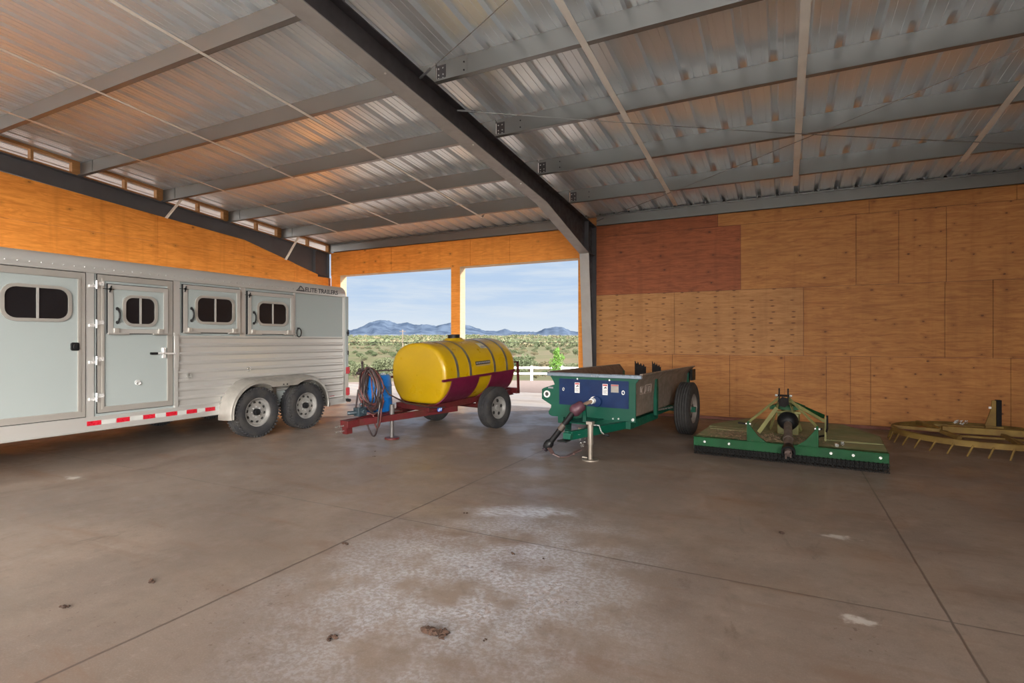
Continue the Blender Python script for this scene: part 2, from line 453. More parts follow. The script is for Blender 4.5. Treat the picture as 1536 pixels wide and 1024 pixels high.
# back wall: plywood sheets right of the column, header over the opening
b = MB()
def sheet(x0, x1, z0, z1, mi, dy=0.):
    g = .0032
    b.box((x0+g, WY+dy, z0+g), (x1-g, WY+.02, z1-g), mi)
b.box((-3.62, WY+.018, 0.04), (11.2, WY+.22, 3.885), 6)
ROW = {
 (0.05, 1.22): [(-3.6,-1.95,1), (-1.95,-.90,1), (-.90,.02,1), (.02,.67,1), (.67,1.03,1), (1.03,1.32,1), (1.32,3.13,3), (3.13,5.57,1), (5.57,8.0,1), (8.0,11.2,1)],
 (1.22, 2.44): [(-3.6,-1.91,2), (-1.91,.32,2), (.32,2.32,1), (2.32,2.92,1), (2.92,5.36,1), (5.36,7.8,2), (7.8,11.2,1)],
 (2.44, 3.655): [(-3.6,-.71,4), (-.71,1.11,1), (1.11,1.71,1), (1.71,2.34,3), (2.34,4.6,3), (4.6,7.0,1), (7.0,11.2,3)],
 (3.655, 3.888): [(-3.6,-1.11,4), (-1.11,1.3,1), (1.3,3.2,1), (3.2,5.6,1), (5.6,11.2,1)]}
for (z0, z1), ls in ROW.items():
    for i, (x0, x1, mi) in enumerate(ls):
        sheet(x0, x1, z0, z1, mi, .002*(i % 2))
b.box((-3.6, WY-.012, 0), (11.2, WY+.03, .05), 6)
b.box((-11.05, 10.95, 3.88), (11.2, 11.07, zs(10.95)-.012), 5)
xk = -12.6
while xk < 11.4:
    if -11.2 < xk < 11.2:
        b.prism([(xk-.0525, zs(10.96)-.03), (xk+.0525, zs(10.96)-.03), (xk+.0525, zs(10.96)), (xk+.022, zs(10.96)+.058), (xk-.022, zs(10.96)+.058), (xk-.0525, zs(10.96))], 'y', 10.955, 10.975, 7)
    xk += .305
# header
for (x0, x1) in ((-11.05,-8.95), (-8.95,-6.6), (-6.6,-5.55), (-5.55,-3.62)):
    b.box((x0+.003, WY, 3.255), (x1-.003, WY+.02, 3.88), 0)
b.box((-11.05, WY+.018, 3.25), (-3.62, WY+.22, 3.885), 0)
tag(b.build('wall_back', [PLY_O, PLY_A, PLY_B, PLY_K, PLY_R, PLY_A, M('sill_red', (.16,.05,.03), .7), M('foam_closure', (.03,.028,.026), .9)]), 'plywood sheeted back wall with wide double opening', None, None, 'structure')
b = MB(); b.box((-11.03, WY, 0), (-10.71, WY+.22, 3.25)); tag(b.build('trim_1', PLY_O), 'plywood jamb at the left end of the opening', None, None, 'structure')
b = MB(); b.box((-7.13, WY, 0), (-6.89, WY+.21, 3.25)); tag(b.build('trim_2', PLY_O), 'plywood clad post dividing the opening', None, None, 'structure')
b = MB(); b.box((-3.90, WY, 0), (-3.62, WY+.22, 3.25)); tag(b.build('trim_3', PLY_O), 'plywood jamb beside the steel column', None, None, 'structure')

# bare pale boards lining the sides of the openings
PALE = ply('pale_lining', (.66,.50,.33), (.56,.40,.25), .1, False, 3)
for i, (xa, xb) in enumerate(((-10.712, -10.70), (-6.892, -6.88), (-7.142, -7.128), (-3.912, -3.898))):
    b = MB(); b.box((xa, WY+.004, 0), (xb, WY+.225, 3.25)); tag(b.build('trim_%d' % (20+i), PALE), 'pale bare board lining a side of the opening', None, None, 'structure')
b = MB(); b.box((-10.70, WY+.004, 3.238), (-7.14, WY+.225, 3.252)); b.box((-6.88, WY+.004, 3.238), (-3.91, WY+.225, 3.252)); tag(b.build('trim_24', PALE), 'pale bare board lining the head of the opening', None, None, 'structure')

# left wall: plywood under the sloping end rafter
def zbot(y):
    return 3.78 + .085*(8.24-y) if y < 8.24 else 3.78 - .255*(y-8.24)
b = MB()
ys = [-4, -1.0, 1.44, 3.88, 6.32, 8.24, 9.652, 10.42]
for i in range(len(ys)-1):
    y0, y1 = ys[i]+.002, ys[i+1]-.002
    for (z0, z1) in ((0, 1.22), (1.22, 2.44), (2.44, 3.45), (3.452, 9)):
        za, zb_ = min(z1-.003, zbot(y0)+.03), min(z1-.003, zbot(y1)+.03)
        if za < z0+.01: continue
        b.prism([(y0, z0), (y1, z0), (y1, max(zb_, z0+.005)), (y0, za)], 'x', LX-.03, LX-.0024*(i % 2))
b.box((LX-.2, -4, 0), (LX-.028, 10.9, 3.2), 0)
tag(b.build('wall_left', [PLY_O]), 'orange plywood end wall behind the horse trailer', None, None, 'structure')

# the far ends of the shed, behind and right of the viewer
b = MB(); b.box((11.2, -4, 0), (11.35, 11.07, 5.2)); tag(b.build('wall_right', PLY_A), 'plywood end wall beyond the right edge of the view', None, None, 'structure')
b = MB(); b.box((REAR_X, -4.15, 0), (11.35, -4, 5.2)); b.box((-11.2, -4.15, 4.35), (REAR_X, -4, 5.4)); tag(b.build('wall_rear', PLY_A), 'plywood wall behind the viewer', None, None, 'structure')

# roof sheet with real ribs
b = MB()
xs = []; P = .305
x = -12.6
prof = [(-.046,0), (-.030,.060), (.030,.060), (.046,0), (.091,0), (.093,.006), (.109,.006), (.111,0), (.190,0), (.192,.006), (.208,.006), (.210,0)]
rows_lo = []
k = 0
pts = []
while x < 11.4:
    for (dx, dz) in prof: pts.append((x+dx, dz))
    x += P
ysr = [-4.0, -1.0, 2.0, 5.0, 8.0, 11.45]
b.grid([[(px, y, zs(y)+pz) for (px, pz) in pts] for y in ysr], 0, False)
b.grid([[(px, y, zs(y)+pz+.012) for (px, pz) in pts] for y in ysr], 0, False)
tag(b.build('ceiling', ROOF), 'ribbed galvalume roof sheeting seen from below', None, None, 'structure')

# lumber framing in the gable gaps above the end rafter
PY = [2.20, 3.62, 5.04, 6.46, 7.88, 9.30, 10.95]
for i in range(len(PY)-1):
    y0, y1 = PY[i], PY[i+1]
    b = MB()
    xa, xb = LX-.12, LX-.02
    e = .05
    b.prism([(y0+.03, zs(y0+.03)-.05), (y1-.03, zs(y1-.03)-.05), (y1-.03, zs(y1-.03)), (y0+.03, zs(y0+.03))], 'x', xa, xb)
    b.prism([(y0+.03, zr(y0+.03)), (y1-.03, zr(y1-.03)), (y1-.03, zr(y1-.03)+.03), (y0+.03, zr(y0+.03)+.03)], 'x', xa, xb)
    for (ya, w) in ((y0+.03, .03), ((y0+y1)/2-.02, .04), (y1-.15, .12)):
        b.prism([(ya, zr(ya)+.03), (ya+w, zr(ya+w)+.03), (ya+w, zs(ya+w)-.05), (ya, zs(ya)-.05)], 'x', xa, xb)
    tag(b.build('trim_%d' % (4+i), LUMBER), 'lumber framing of a gable gap above the end rafter', None, None, 'structure')

# ------------------------------------------------------------------ steel frames
def steel_frame(x, label, mat, flmat, side):
    """tapered portal frame; x = web plane; side=+1 flange both ways"""
    fr = thing('steel_portal_frame', (x, WY-.1, 0), label, 'steel frame', 'tapered steel frames')
    def bz(y): return 3.80 + .095*(8.2-y)
    KN = (8.2, 3.80); HC = (10.34, 3.27)
    t = .006
    web = MB()
    web.prism([(-4, zr(-4)-.01), (-4, bz(-4)), KN, HC, (10.36, 3.25), (10.36, zr(10.36)-.01)], 'x', x-t, x+t)
    w = web.build('rafter', mat, fr, world=True)
    col = MB()
    col.prism([(10.36, zr(10.36)-.01), (10.36, 3.25), (10.66, 0.012), (10.84, 0.012), (10.84, zr(10.84)-.01)], 'x', x-t, x+t)
    c = col.build('column', mat, fr, world=True)
    fl = MB()
    pth = [(-4, bz(-4)), KN, HC]
    for p, q in zip(pth[:-1], pth[1:]):
        fl.prism([(p[0], p[1]-.012), (q[0], q[1]-.012), (q[0], q[1]), (p[0], p[1])], 'x', x-.10, x+.10)
    fl.build('bottom_flange', flmat, w, world=True)
    tf = MB()
    tf.prism([(-4, zr(-4)-.012), (10.84, zr(10.84)-.012), (10.84, zr(10.84)), (-4, zr(-4))], 'x', x-.10, x+.10)
    tf.build('top_flange', mat, w, world=True)
    cf = MB()
    cf.prism([(10.345, 3.27), (10.655, 0.012), (10.667, 0.012), (10.357, 3.27)], 'x', x-.10, x+.10)
    cf.build('inner_flange', flmat, c, world=True)
    of = MB()
    of.box((x-.10, 10.828, .012), (x+.10, 10.84, zr(10.84)-.012))
    of.build('outer_flange', mat, c, world=True)
    sf = MB()
    sf.box((x-.095, 10.352, 3.24), (x+.095, 10.362, zr(10.36)-.012))
    sf.box((x-.09, 10.36, 3.262), (x+.09, 10.83, 3.274))
    sf.build('stiffener_plate', mat, c, world=True)
    bp = MB(); bp.box((x-.13, 10.6, 0), (x+.13, 10.86, .014)); bp.build('base_plate', mat, c, world=True)
    bo = MB()
    for y in (4.2, 5.9, 7.3):
        for xx in ((x+.055,) if side > 0 else (x+.05,)):
            bo.cyl((xx, y, bz(y)-.022), (xx, y, bz(y)-.010), .012, n=8)
    split_build(bo, 'bolt', BOLT, w, True)
    return fr
steel_frame(-3.60, 'dark tapered steel frame crossing the middle of the roof', STEEL, FLANGE, 1)
steel_frame(-11.19, 'grey tapered steel end frame above the orange plywood wall', STEEL_L, STEEL_L, -1)

# ------------------------------------------------------------------ purlins
ORD = {2.20: 'nearest, at the top edge of the view', 3.62: 'second nearest', 5.04: 'third from the eave side of four big ones', 6.46: '', 7.88: '', 9.30: ''}
LAB_L = ['nearest galvanised purlin of the left bay, just overhead', 'second galvanised purlin of the left bay, counted from the near side', 'third galvanised purlin of the left bay, reaching the upper flange brace',
         'fourth galvanised purlin of the left bay, counted from the near side', 'fifth galvanised purlin of the left bay, above the sprayer tank', 'last galvanised purlin of the left bay before the eave strut']
LAB_R = ['nearest galvanised purlin of the right bay, just overhead', 'second galvanised purlin of the right bay from the near side', 'galvanised purlin of the right bay at the upper cable anchor',
         'galvanised purlin of the right bay below the lower cable anchor', 'second last galvanised purlin of the right bay before the eave', 'last galvanised purlin of the right bay before the eave strut']
def purlin(x0, x1, y, label, group):
    b = MB()
    t = .004; h0, h1 = zr(y)+.001, zs(y)-.001
    b.box((x0, y-t, h0), (x1, y+t, h1))
    b.box((x0, y-.065, h0), (x1, y, h0+.007))      # lower flange towards the ridge side
    b.box((x0, y-.067, h0), (x1, y-.061, h0+.022))
    b.box((x0, y, h1-.007), (x1, y+.065, h1))
    b.box((x0, y+.06, h1-.022), (x1, y+.066, h1))
    return b.build('roof_purlin', PURL), label, group
for i, y in enumerate(PY[:-1]):
    if y > 3:
        o, l, g = purlin(-11.24, -3.52, y, LAB_L[i], 'left bay purlins'); tag(o, l, 'purlin', g)
        root = o
        m = MB()
        m.box((-11.10, y-.012, zr(y)+.012), (-10.75, y-.004, zs(y)-.012)); m.build('lap_plate', PURL, o, world=True)
    if y > 4:
        o, l, g = purlin(-3.50, 11.2, y, LAB_R[i], 'right bay purlins'); tag(o, l, 'purlin', g)
        m = MB(); m.box((-3.50, y-.014, zr(y)+.004), (-3.38, y-.005, zs(y)-.05)); c = m.build('purlin_clip', STEEL, o, world=True)
        m = MB()
        for dx in (.03, .09):
            for dz in (.05, .09, .16):
                m.cyl((-3.50+dx, y-.022, zr(y)+dz), (-3.50+dx, y-.013, zr(y)+dz), .009, n=6)
        split_build(m, 'bolt', BOLT, c, True)
        m = MB()
        m.box((-3.38, y-.008, zr(y)+.01), (-3.10, y-.004, zs(y)-.01)); m.build('lap_plate', PURL, o, world=True)
        m = MB()
        for dz in (.08, .17): m.cyl((-3.14, y-.016, zr(y)+dz), (-3.14, y-.006, zr(y)+dz), .009, n=6)
        split_build(m, 'bolt', BLACK, o, True)
# eave struts
for (x0, x1, lab) in ((-11.1, -3.7, 'pale eave strut above the plywood header of the opening'), (-3.5, 11.2, 'pale eave strut above the right plywood wall')):
    b = MB(); y = 10.855
    b.box((x0, y, 3.895), (x1, y+.006, zs(y)-.004)); b.box((x0, y-.05, 3.895), (x1, y, 3.902)); b.box((x0, y-.05, zs(y)-.03), (x1, y+.05, zs(y+.05)-.008))
    tag(b.build('eave_strut', PURL), lab, 'purlin', 'eave struts')

# purlin-to-sheet screws (bright little points)
# sag straps
def strap(x, ya, yb, lab, tail=0, twist=False, w=.05):
    b = MB(); pts = []
    yy = [ya] + [y for y in PY if ya < y < yb] + [yb]
    for i, y in enumerate(yy):
        z = zr(y)-.006
        if i == len(yy)-1 and tail: z = zs(y)-.02; x2 = x+tail
        else: x2 = x
        pts.append((x2, y, z))
        if i < len(yy)-1:
            ym = (y+yy[i+1])/2
            pts.append((x + (.03 if (twist and i == 3) else 0), ym, zr(ym)-.012))
    rows = [[(p[0]-w/2, p[1], p[2]), (p[0]+w/2, p[1], p[2])] for p in pts]
    b.grid(rows, 0, False); rows2 = [[(q[0], q[1], q[2]+.003) for q in r] for r in rows]; b.grid(rows2, 0, False)
    return tag(b.build('sag_strap', STRAP), lab, 'strap', 'roof sag straps')
strap(-9.25, 2.0, 9.34, 'pale sag strap under the left bay purlins, farthest left of three', 0, True)
strap(-7.45, 2.0, 10.2, 'pale sag strap under the left bay purlins, middle of three', .12, True)
strap(-5.47, 2.0, 9.6, 'pale sag strap under the left bay purlins, nearest the dark frame', .05, True)
strap(-1.74, 3.4, 10.7, 'pale sag strap under the right bay purlins, nearest the dark frame', .10, False, .07)
strap(.17, 4.2, 9.7, 'pale sag strap under the right bay purlins, middle of three', 0, False, .08)
strap(2.22, 5.6, 9.5, 'pale sag strap under the right bay purlins, farthest right', 0, False, .07)
# flange braces at the end frame
def brace(p0, p1, lab):
    b = MB(); b.beam(p0, p1, .055, .006); b.beam((p0[0]+.025, p0[1], p0[2]), (p1[0]+.025, p1[1], p1[2]), .006, .05)
    tag(b.build('flange_brace', STRAP), lab, 'brace', 'angle braces on the end frame')
brace((-11.05, 6.46, 3.95), (-10.55, 6.50, zr(6.5)+.06), 'light steel angle brace on the end frame, above the trailer windows')
brace((-11.05, 9.35, 3.50), (-10.55, 9.34, zr(9.3)+.06), 'light steel angle brace on the end frame, above the trailer logo')
# bracing cables
def cable(p0, p1, lab):
    b = MB(); p0 = Vector(p0); p1 = Vector(p1)
    pts = [p0.lerp(p1, t/10) - Vector((0, 0, .05*math.sin(math.pi*t/10))) for t in range(11)]
    b.tube(pts, .0045, 6)
    o = b.build('bracing_cable', PURL); tag(o, lab, 'cable', 'roof bracing cables')
    e = MB(); d = (p1-p0).normalized(); e.cyl(p0, p0+d*.22, .014, n=8); e.build('turnbuckle', STEEL_L, o, world=True)
    o2 = o
    return o
cable((-3.50, 4.72, 4.33), (.2, 2.9, zr(2.9)-.03), 'thin bracing cable rising from the dark frame to the upper right')
cable((-3.50, 5.45, 4.26), (3.6, 9.6, zr(9.6)+.02), 'thin dark bracing cable running down to the right from the frame')
cable((-3.40, 10.55, 3.93), (3.7, 5.3, zr(5.3)-.03), 'thin bracing cable rising right from the eave corner')

# ------------------------------------------------------------------ wheel maker
def wheel(parent, c, ax, r, w, rimr, rimmat, style, tmat=RUBBER, ribs=4):
    """tyre with tread, rim and hub; ax = outward axis"""
    c = Vector(c); ax = Vector(ax).normalized()
    b = MB(); h = w/2
    prof = [(-h*.80, rimr), (-h*.98, rimr*1.12), (-h, r*.80), (-h*.92, r*.93), (-h*.80, r*.985)]
    for k in range(ribs):
        a0 = -h*.80 + (1.6*h)*k/ribs; a1 = -h*.80 + (1.6*h)*(k+1)/ribs; g = (a1-a0)*.16
        prof += [(a0+g*.2, r*.965), (a0+g, r), (a1-g, r), (a1-g*.2, r*.965)]
    prof += [(h*.80, r*.985), (h*.92, r*.93), (h, r*.80), (h*.98, rimr*1.12), (h*.80, rimr)]
    b.lathe(prof, c, ax, 48, 0, True, False, False)
    if style == 'trailer':      # shoulder blocks
        e = ax.orthogonal().normalized(); g_ = ax.cross(e)
        for sgn in (1, -1):
            for k in range(44):
                t = 2*math.pi*k/44
                d = e*math.cos(t)+g_*math.sin(t)
                p = c + ax*(sgn*h*.86) + d*(r*.962)
                b.beam(p - ax*(.02), p + ax*(.02), .026, .03, 0, d)
    t = b.build('wheel', tmat, parent)
    m = MB()
    m.lathe([(h*.80, rimr*1.02), (h*.86, rimr*1.03), (h*.84, rimr*.96), (h*.35, rimr*.88), (h*.30, rimr*.80), (h*.42, rimr*.62), (h*.46, rimr*.40), (h*.40, rimr*.30), (h*.40, .001)], c, ax, 40, 0, True, False, False)
    m.lathe([(-h*.80, rimr*1.02), (-h*.3, rimr*.86), (h*.30, rimr*.84)], c, ax, 32, 0, True, False, False)
    e = ax.orthogonal().normalized(); g_ = ax.cross(e)
    nh = 10 if style == 'trailer' else 5
    rh = rimr*(.69 if style == 'trailer' else .62)
    for k in range(nh):
        t_ = 2*math.pi*(k+.5)/nh
        p = c + (e*math.cos(t_)+g_*math.sin(t_))*rh
        m.cyl(p+ax*h*.25, p+ax*(h*.405 if style == 'trailer' else h*.455), rimr*(.105 if style == 'trailer' else .16), n=10, mi=1)
    m.build('rim', [rimmat, RIM_D], t)
    q = MB()
    if style == 'trailer':
        q.lathe([(h*.38, rimr*.24), (h*.80, rimr*.23), (h*.86, rimr*.17), (h*.87, .001)], c, ax, 20, 0)
        q.build('hub_cap', BLACK, t)
        q = MB()
        for k in range(8):
            t_ = 2*math.pi*k/8
            p = c + (e*math.cos(t_)+g_*math.sin(t_))*rimr*.36
            q.cyl(p+ax*h*.4, p+ax*h*.58, rimr*.04, n=6)
        split_build(q, 'lug_nut', CHROME, t)
    else:
        q.lathe([(h*.38, rimr*.22), (h*.62, rimr*.20), (h*.66, .001)], c, ax, 20, 0)
        q.build('hub_cap', rimmat, t)
    return t

# ------------------------------------------------------------------ horse trailer
SX = -7.45
HT = thing('horse_trailer', (-8.6, 4.2, 0), 'long white and aluminium horse trailer parked along the left wall', 'horse trailer')
def W(b, name, mats, parent=HT, bevel=0): return b.build(name, mats, parent, bevel, world=True)
def dx(d): return SX + d
Y0, Y1 = -1.2, 7.66
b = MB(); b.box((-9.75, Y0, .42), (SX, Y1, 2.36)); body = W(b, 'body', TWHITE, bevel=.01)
def arc(cx, cz, r, a0, a1, n=7): return [(cx+r*math.cos(R(a0+(a1-a0)*k/n)), cz+r*math.sin(R(a0+(a1-a0)*k/n))) for k in range(n+1)]
b = MB()
prof = [(SX+.012, 2.335)] + arc(SX+.012-.16, 2.355, .16, 0, 90) + [(-8.6, 2.55)] + arc(-9.75+.148, 2.355, .16, 90, 180) + [(-9.762, 2.335)]
b.prism(prof, 'y', Y0, Y1+.02, 0, True)
rf = W(b, 'roof', ALU)
b = MB(); b.box((SX, Y0, 2.318), (SX+.018, Y1+.02, 2.345)); b.cyl((SX+.016, Y0, 2.318), (SX+.016, Y1+.02, 2.318), .010, n=8)
W(b, 'drip_rail', ALU, rf)
b = MB()
y = 1.2
while y < 7.6:
    b.ball((SX+.016, y, 2.372), .007, .008, .008, 8, 4); y += .105
split_build(b, 'rivet', CHROME, rf, True)
# skirt
b = MB(); b.box((SX-.02, Y0, .40), (SX+.014, 5.12, .575)); b.cyl((SX+.005, Y0, .41), (SX+.005, 5.12, .41), .014, n=8)
sk = W(b, 'skirt_rail', ALU)
b = MB(); b.box((SX-.02, 7.05, .345), (SX+.012, Y1, .42)); b.box((-9.7, 7.3, .30), (SX, Y1+.05, .36)); W(b, 'rear_sill', ALU)
for i, y in enumerate((3.50, 3.82, 4.13, 4.42, 4.70, 4.97)):
    b = MB(); b.box((SX+.013, y-.075, .47), (SX+.017, y+.075, .525)); W(b, 'reflector_tape', REDT)
    b = MB(); b.box((SX+.013, y+.08, .47), (SX+.0165, y+.235, .525)); W(b, 'white_tape', WHITET)
b = MB(); b.box((SX+.018, 7.26, .435), (SX+.022, 7.38, .475)); W(b, 'reflector_tape', REDT)
# vertical posts
for (ya, yb, za, zb_, d) in ((3.415,3.50,.575,2.32,.012), (4.445,4.535,1.55,2.32,.012), (5.455,5.545,1.55,2.32,.012), (6.46,6.50,1.55,2.32,.010), (2.35,2.44,.575,2.32,.012), (7.60,7.68,.36,2.33,.014)):
    b = MB(); b.box((SX-.01, ya, za), (SX+d, yb, zb_)); W(b, 'side_post', ALU)
# corrugated lower side
b = MB()
def cor(z):
    t = ((z-.42) % .1225)/.1225
    return .004 + (.024*math.sin(math.pi*t/.45)**.7 if t < .45 else 0)
zz = [.575 + i*(1.545-.575)/190 for i in range(191)]
b.grid([[(SX+cor(z), y, z) for y in (4.49, 5.14)] for z in zz])
b.grid([[(SX+cor(z), y, z) for y in (5.14, 7.08)] for z in zz if z > .66])
zz2 = [.42 + i*(1.545-.42)/220 for i in range(221)]
b.grid([[(SX+cor(z), y, z) for y in (7.08, 7.60)] for z in zz2])
cg = W(b, 'corrugated_panel', ALU)
b = MB(); b.box((SX, 4.46, 1.535), (SX+.02, 7.62, 1.562)); W(b, 'belt_rail', ALU, cg)
b = MB(); b.box((SX, 4.455, .58), (SX+.03, 4.50, 1.60)); W(b, 'edge_trim', ALU, cg)
for (y, z) in ((4.64, 1.02), (5.58, 1.07)):
    b = MB(); b.cyl((SX+.02, y, z), (SX+.04, y, z), .018, n=10); b.tube([(SX+.045, y+.03*math.cos(t), z-.02+.03*math.sin(t)) for t in [k*math.pi/5 for k in range(10)]], .006, 6, 0, True)
    W(b, 'tie_ring', BOLT, cg)
b = MB(); b.tube([(SX+.03, 6.56+.05*math.cos(t), 1.63+.075*math.sin(t)) for t in [k*math.pi/6 for k in range(12)]], .009, 6, 0, True); b.box((SX, 6.545, 1.69), (SX+.035, 6.575, 1.715)); W(b, 'tie_loop', BLACK)
# handles and fittings
def pull_handle(par, y, z, h=.17):
    b = MB()
    b.tube([(SX+.02, y, z+h/2), (SX+.05, y+.004, z+h*.42), (SX+.062, y+.012, z+h*.2), (SX+.064, y+.014, z), (SX+.062, y+.012, z-h*.2), (SX+.05, y+.004, z-h*.42), (SX+.02, y, z-h/2)], .011, 8)
    b.ball((SX+.03, y, z+h/2), .02, .018, .022, 8, 6); b.ball((SX+.03, y, z-h/2), .02, .018, .022, 8, 6)
    W(b, 'grab_handle', BLACK, par)
def win(par, y0, y1, z0, z1, d, r):
    cy, cz, w, h = (y0+y1)/2, (z0+z1)/2, y1-y0, z1-z0
    b = MB(); b.ring(rrect(cy, cz, w+.07, h+.07, r+.03), rrect(cy, cz, w, h, r), 'x', SX+d-.002, SX+d+.016); W(b, 'window_frame', ALU_S, par)
    b = MB(); b.prism(rrect(cy, cz, w+.004, h+.004, r), 'x', SX+d-.001, SX+d+.004); W(b, 'window_glass', DGLASS, par)
    b = MB(); b.box((SX+d, cy-.011, z0), (SX+d+.013, cy+.011, z1)); W(b, 'window_mullion', ALU, par)
def frame4(b, y0, y1, z0, z1, w, d0, d1):
    b.ring([(y0,z0),(y1,z0),(y1,z1),(y0,z1)], [(y0+w,z0+w),(y1-w,z0+w),(y1-w,z1-w),(y0+w,z1-w)], 'x', SX+d0, SX+d1)
def door(name, y0, y1, z0, z1, w, d=.012):
    b = MB(); b.box((SX-.005, y0+.01, z0+.01), (SX+d, y1-.01, z1-.01)); p = W(b, name, TWHITE)
    b = MB(); frame4(b, y0, y1, z0, z1, w, 0, d+.010); frame4(b, y0+w*.62, y1-w*.62, z0+w*.62, z1-w*.62, w*.36, d, d+.016); W(b, 'door_frame', ALU_S, p)
    b = MB(); frame4(b, y0-.007, y1+.007, z0-.007, z1+.007, .008, 0, .013); W(b, 'door_seal', BLACK, p)
    return p
dA = door('tack_door', 2.46, 3.405, .585, 2.30, .075); tag(dA, 'wide white tack door with wide window')
win(dA, 2.66, 3.235, 1.745, 2.085, .012, .10)
b = MB(); b.prism(rrect(3.30, 1.425, .085, .095, .018), 'x', SX+.012, SX+.035); b.prism(rrect(3.30, 1.425, .045, .05, .01), 'x', SX+.034, SX+.045); W(b, 'door_latch', BLACK, dA, .003)
dB = door('side_door', 3.535, 4.43, .615, 2.30, .07); tag(dB, 'narrow white side door with hinges and drop window')
for z in (2.165, 1.69, 1.245, .80):
    b = MB()
    b.box((SX+.012, 3.44, z-.03), (SX+.034, 3.515, z+.005)); b.box((SX+.012, 3.52, z), (SX+.036, 3.60, z+.05)); b.cyl((SX+.036, 3.518, z-.045), (SX+.036, 3.518, z+.06), .013, n=10)
    W(b, 'hinge', CHROME, dB, .002)
b = MB(); b.cyl((SX+.045, 4.13, 1.325), (SX+.045, 4.22, 1.325), .016, n=10, mi=1); b.cyl((SX+.045, 4.22, 1.325), (SX+.045, 4.31, 1.325), .013, n=10); b.beam((SX+.04, 4.31, 1.325), (SX+.04, 4.47, 1.315), .02, .022); b.box((SX+.012, 4.29, 1.26), (SX+.05, 4.325, 1.40)); b.box((SX+.012, 4.445, 1.12), (SX+.038, 4.51, 1.56), 2)
W(b, 'cam_latch', [CHROME, BLACK, ALU], dB, .002)
b = MB(); b.cyl((SX+.012, 3.99, .955), (SX+.02, 3.99, .955), .035, n=14); b.tube([(SX+.03, 3.99+.028*math.cos(t), .945+.02*math.sin(t)) for t in [k*math.pi/5 for k in range(10)]], .006, 6, 0, True); W(b, 'tie_ring', CHROME, dB)
def drop(y0, y1, z0, z1, wy0, wy1, wz0, wz1, hy, lab, d=.026):
    b = MB(); b.box((SX+.005, y0, z0), (SX+d, y1, z1)); p = W(b, 'drop_window', TWHITE); tag(p, lab)
    b = MB(); frame4(b, y0, y1, z0, z1, .055, .006, d+.012); W(b, 'door_frame', ALU, p)
    b = MB(); frame4(b, y0-.008, y1+.008, z0-.008, z1+.008, .009, 0, d+.004); W(b, 'door_seal', BLACK, p)
    win(p, wy0, wy1, wz0, wz1, d, .085)
    pull_handle(p, hy, (z0+z1)/2-.08)
    for y in (y0+.09, y1-.10):
        b = MB(); b.box((SX+d, y-.03, z0+.0), (SX+d+.03, y+.03, z0+.065)); b.beam((SX+d+.02, y-.10, z0-.005), (SX+d+.02, y+.14, z0-.005), .03, .018); W(b, 'latch', ALU_S, p, .003)
    b = MB(); b.cyl((SX+.03, y0+.02, z1-.06), (SX+.055, y0+.02, z1-.06), .016, n=8); b.beam((SX+.045, y0-.06, z1-.06), (SX+.045, y0+.06, z1-.06), .008, .008); b.beam((SX+.05, y0+.01, z1-.10), (SX+.05, y0+.03, z1-.02), .01, .01); W(b, 'clip', BLACK, p)
drop(3.64, 4.36, 1.585, 2.19, 3.84, 4.19, 1.71, 2.04, 3.745, 'drop window set in the side door')
drop(4.57, 5.44, 1.61, 2.27, 4.77, 5.31, 1.765, 2.105, 4.685, 'wide drop window behind the side door')
drop(5.575, 6.44, 1.60, 2.26, 5.77, 6.29, 1.765, 2.09, 5.68, 'rearmost drop window')
# fender: twin arch
HY, HR, HZ = (5.62, 6.57), .47, .39
def arch(r, side):
    pts = []
    for k in range(15): 
        a = R(188 - (188-58)*k/14); pts.append((HY[0]+r*math.cos(a), HZ+r*math.sin(a)))
    for k in range(15):
        a = R(122 - (122+8)*k/14); pts.append((HY[1]+r*math.cos(a), HZ+r*math.sin(a)))
    return pts
b = MB()
inn = arch(.445, 0)
top = []
for (y, z) in inn:
    top.append((y, z))
out_ = []
for k in range(12): a = R(188-(188-100)*k/11); out_.append((HY[0]-.02+.50*math.cos(a), HZ+.53*math.sin(a)))
for k in range(12): a = R(85-(85+8)*k/11); out_.append((HY[1]+.02+.50*math.cos(a), HZ+.53*math.sin(a)))
n_ = len(inn)
def resample(pl, n):
    L_ = [0]
    for p, q in zip(pl[:-1], pl[1:]): L_.append(L_[-1]+math.dist(p, q))
    res = []
    for i in range(n):
        t = L_[-1]*i/(n-1); j = 0
        while j < len(pl)-2 and L_[j+1] < t: j += 1
        u = (t-L_[j])/max(1e-6, L_[j+1]-L_[j]); res.append((pl[j][0]+(pl[j+1][0]-pl[j][0])*u, pl[j][1]+(pl[j+1][1]-pl[j][1])*u))
    return res
out_ = resample(out_, n_)
# outer face, crown and inner lip of the fender, standing proud of the side
rows = [[(SX+.0, y, z) for (y, z) in out_], [(SX+.20, y+(a-y)*.25, z+(c_-z)*.25) for (y, z), (a, c_) in zip(out_, inn)],
        [(SX+.245, y+(a-y)*.55, z+(c_-z)*.55) for (y, z), (a, c_) in zip(out_, inn)], [(SX+.25, a, c_) for (a, c_) in inn], [(SX+.235, a, c_-.004) for (a, c_) in inn]]
b.grid(rows); b.tube([(SX+.245, a, c_) for (a, c_) in inn], .011, 6)
fe = W(b, 'fender', FENDER)
b = MB(); b.cyl((SX+.245, 6.06, .785), (SX+.252, 6.06, .785), .014, n=8); b.cyl((SX+.245, 6.13, .785), (SX+.252, 6.13, .785), .014, n=8); split_build(b, 'bolt', BLACK, fe, True)
b = MB(); b.box((SX-.6, 5.15, .42), (SX-.02, 7.05, .95)); W(b, 'wheel_well', M('well_dark', (.10,.075,.055), .8))
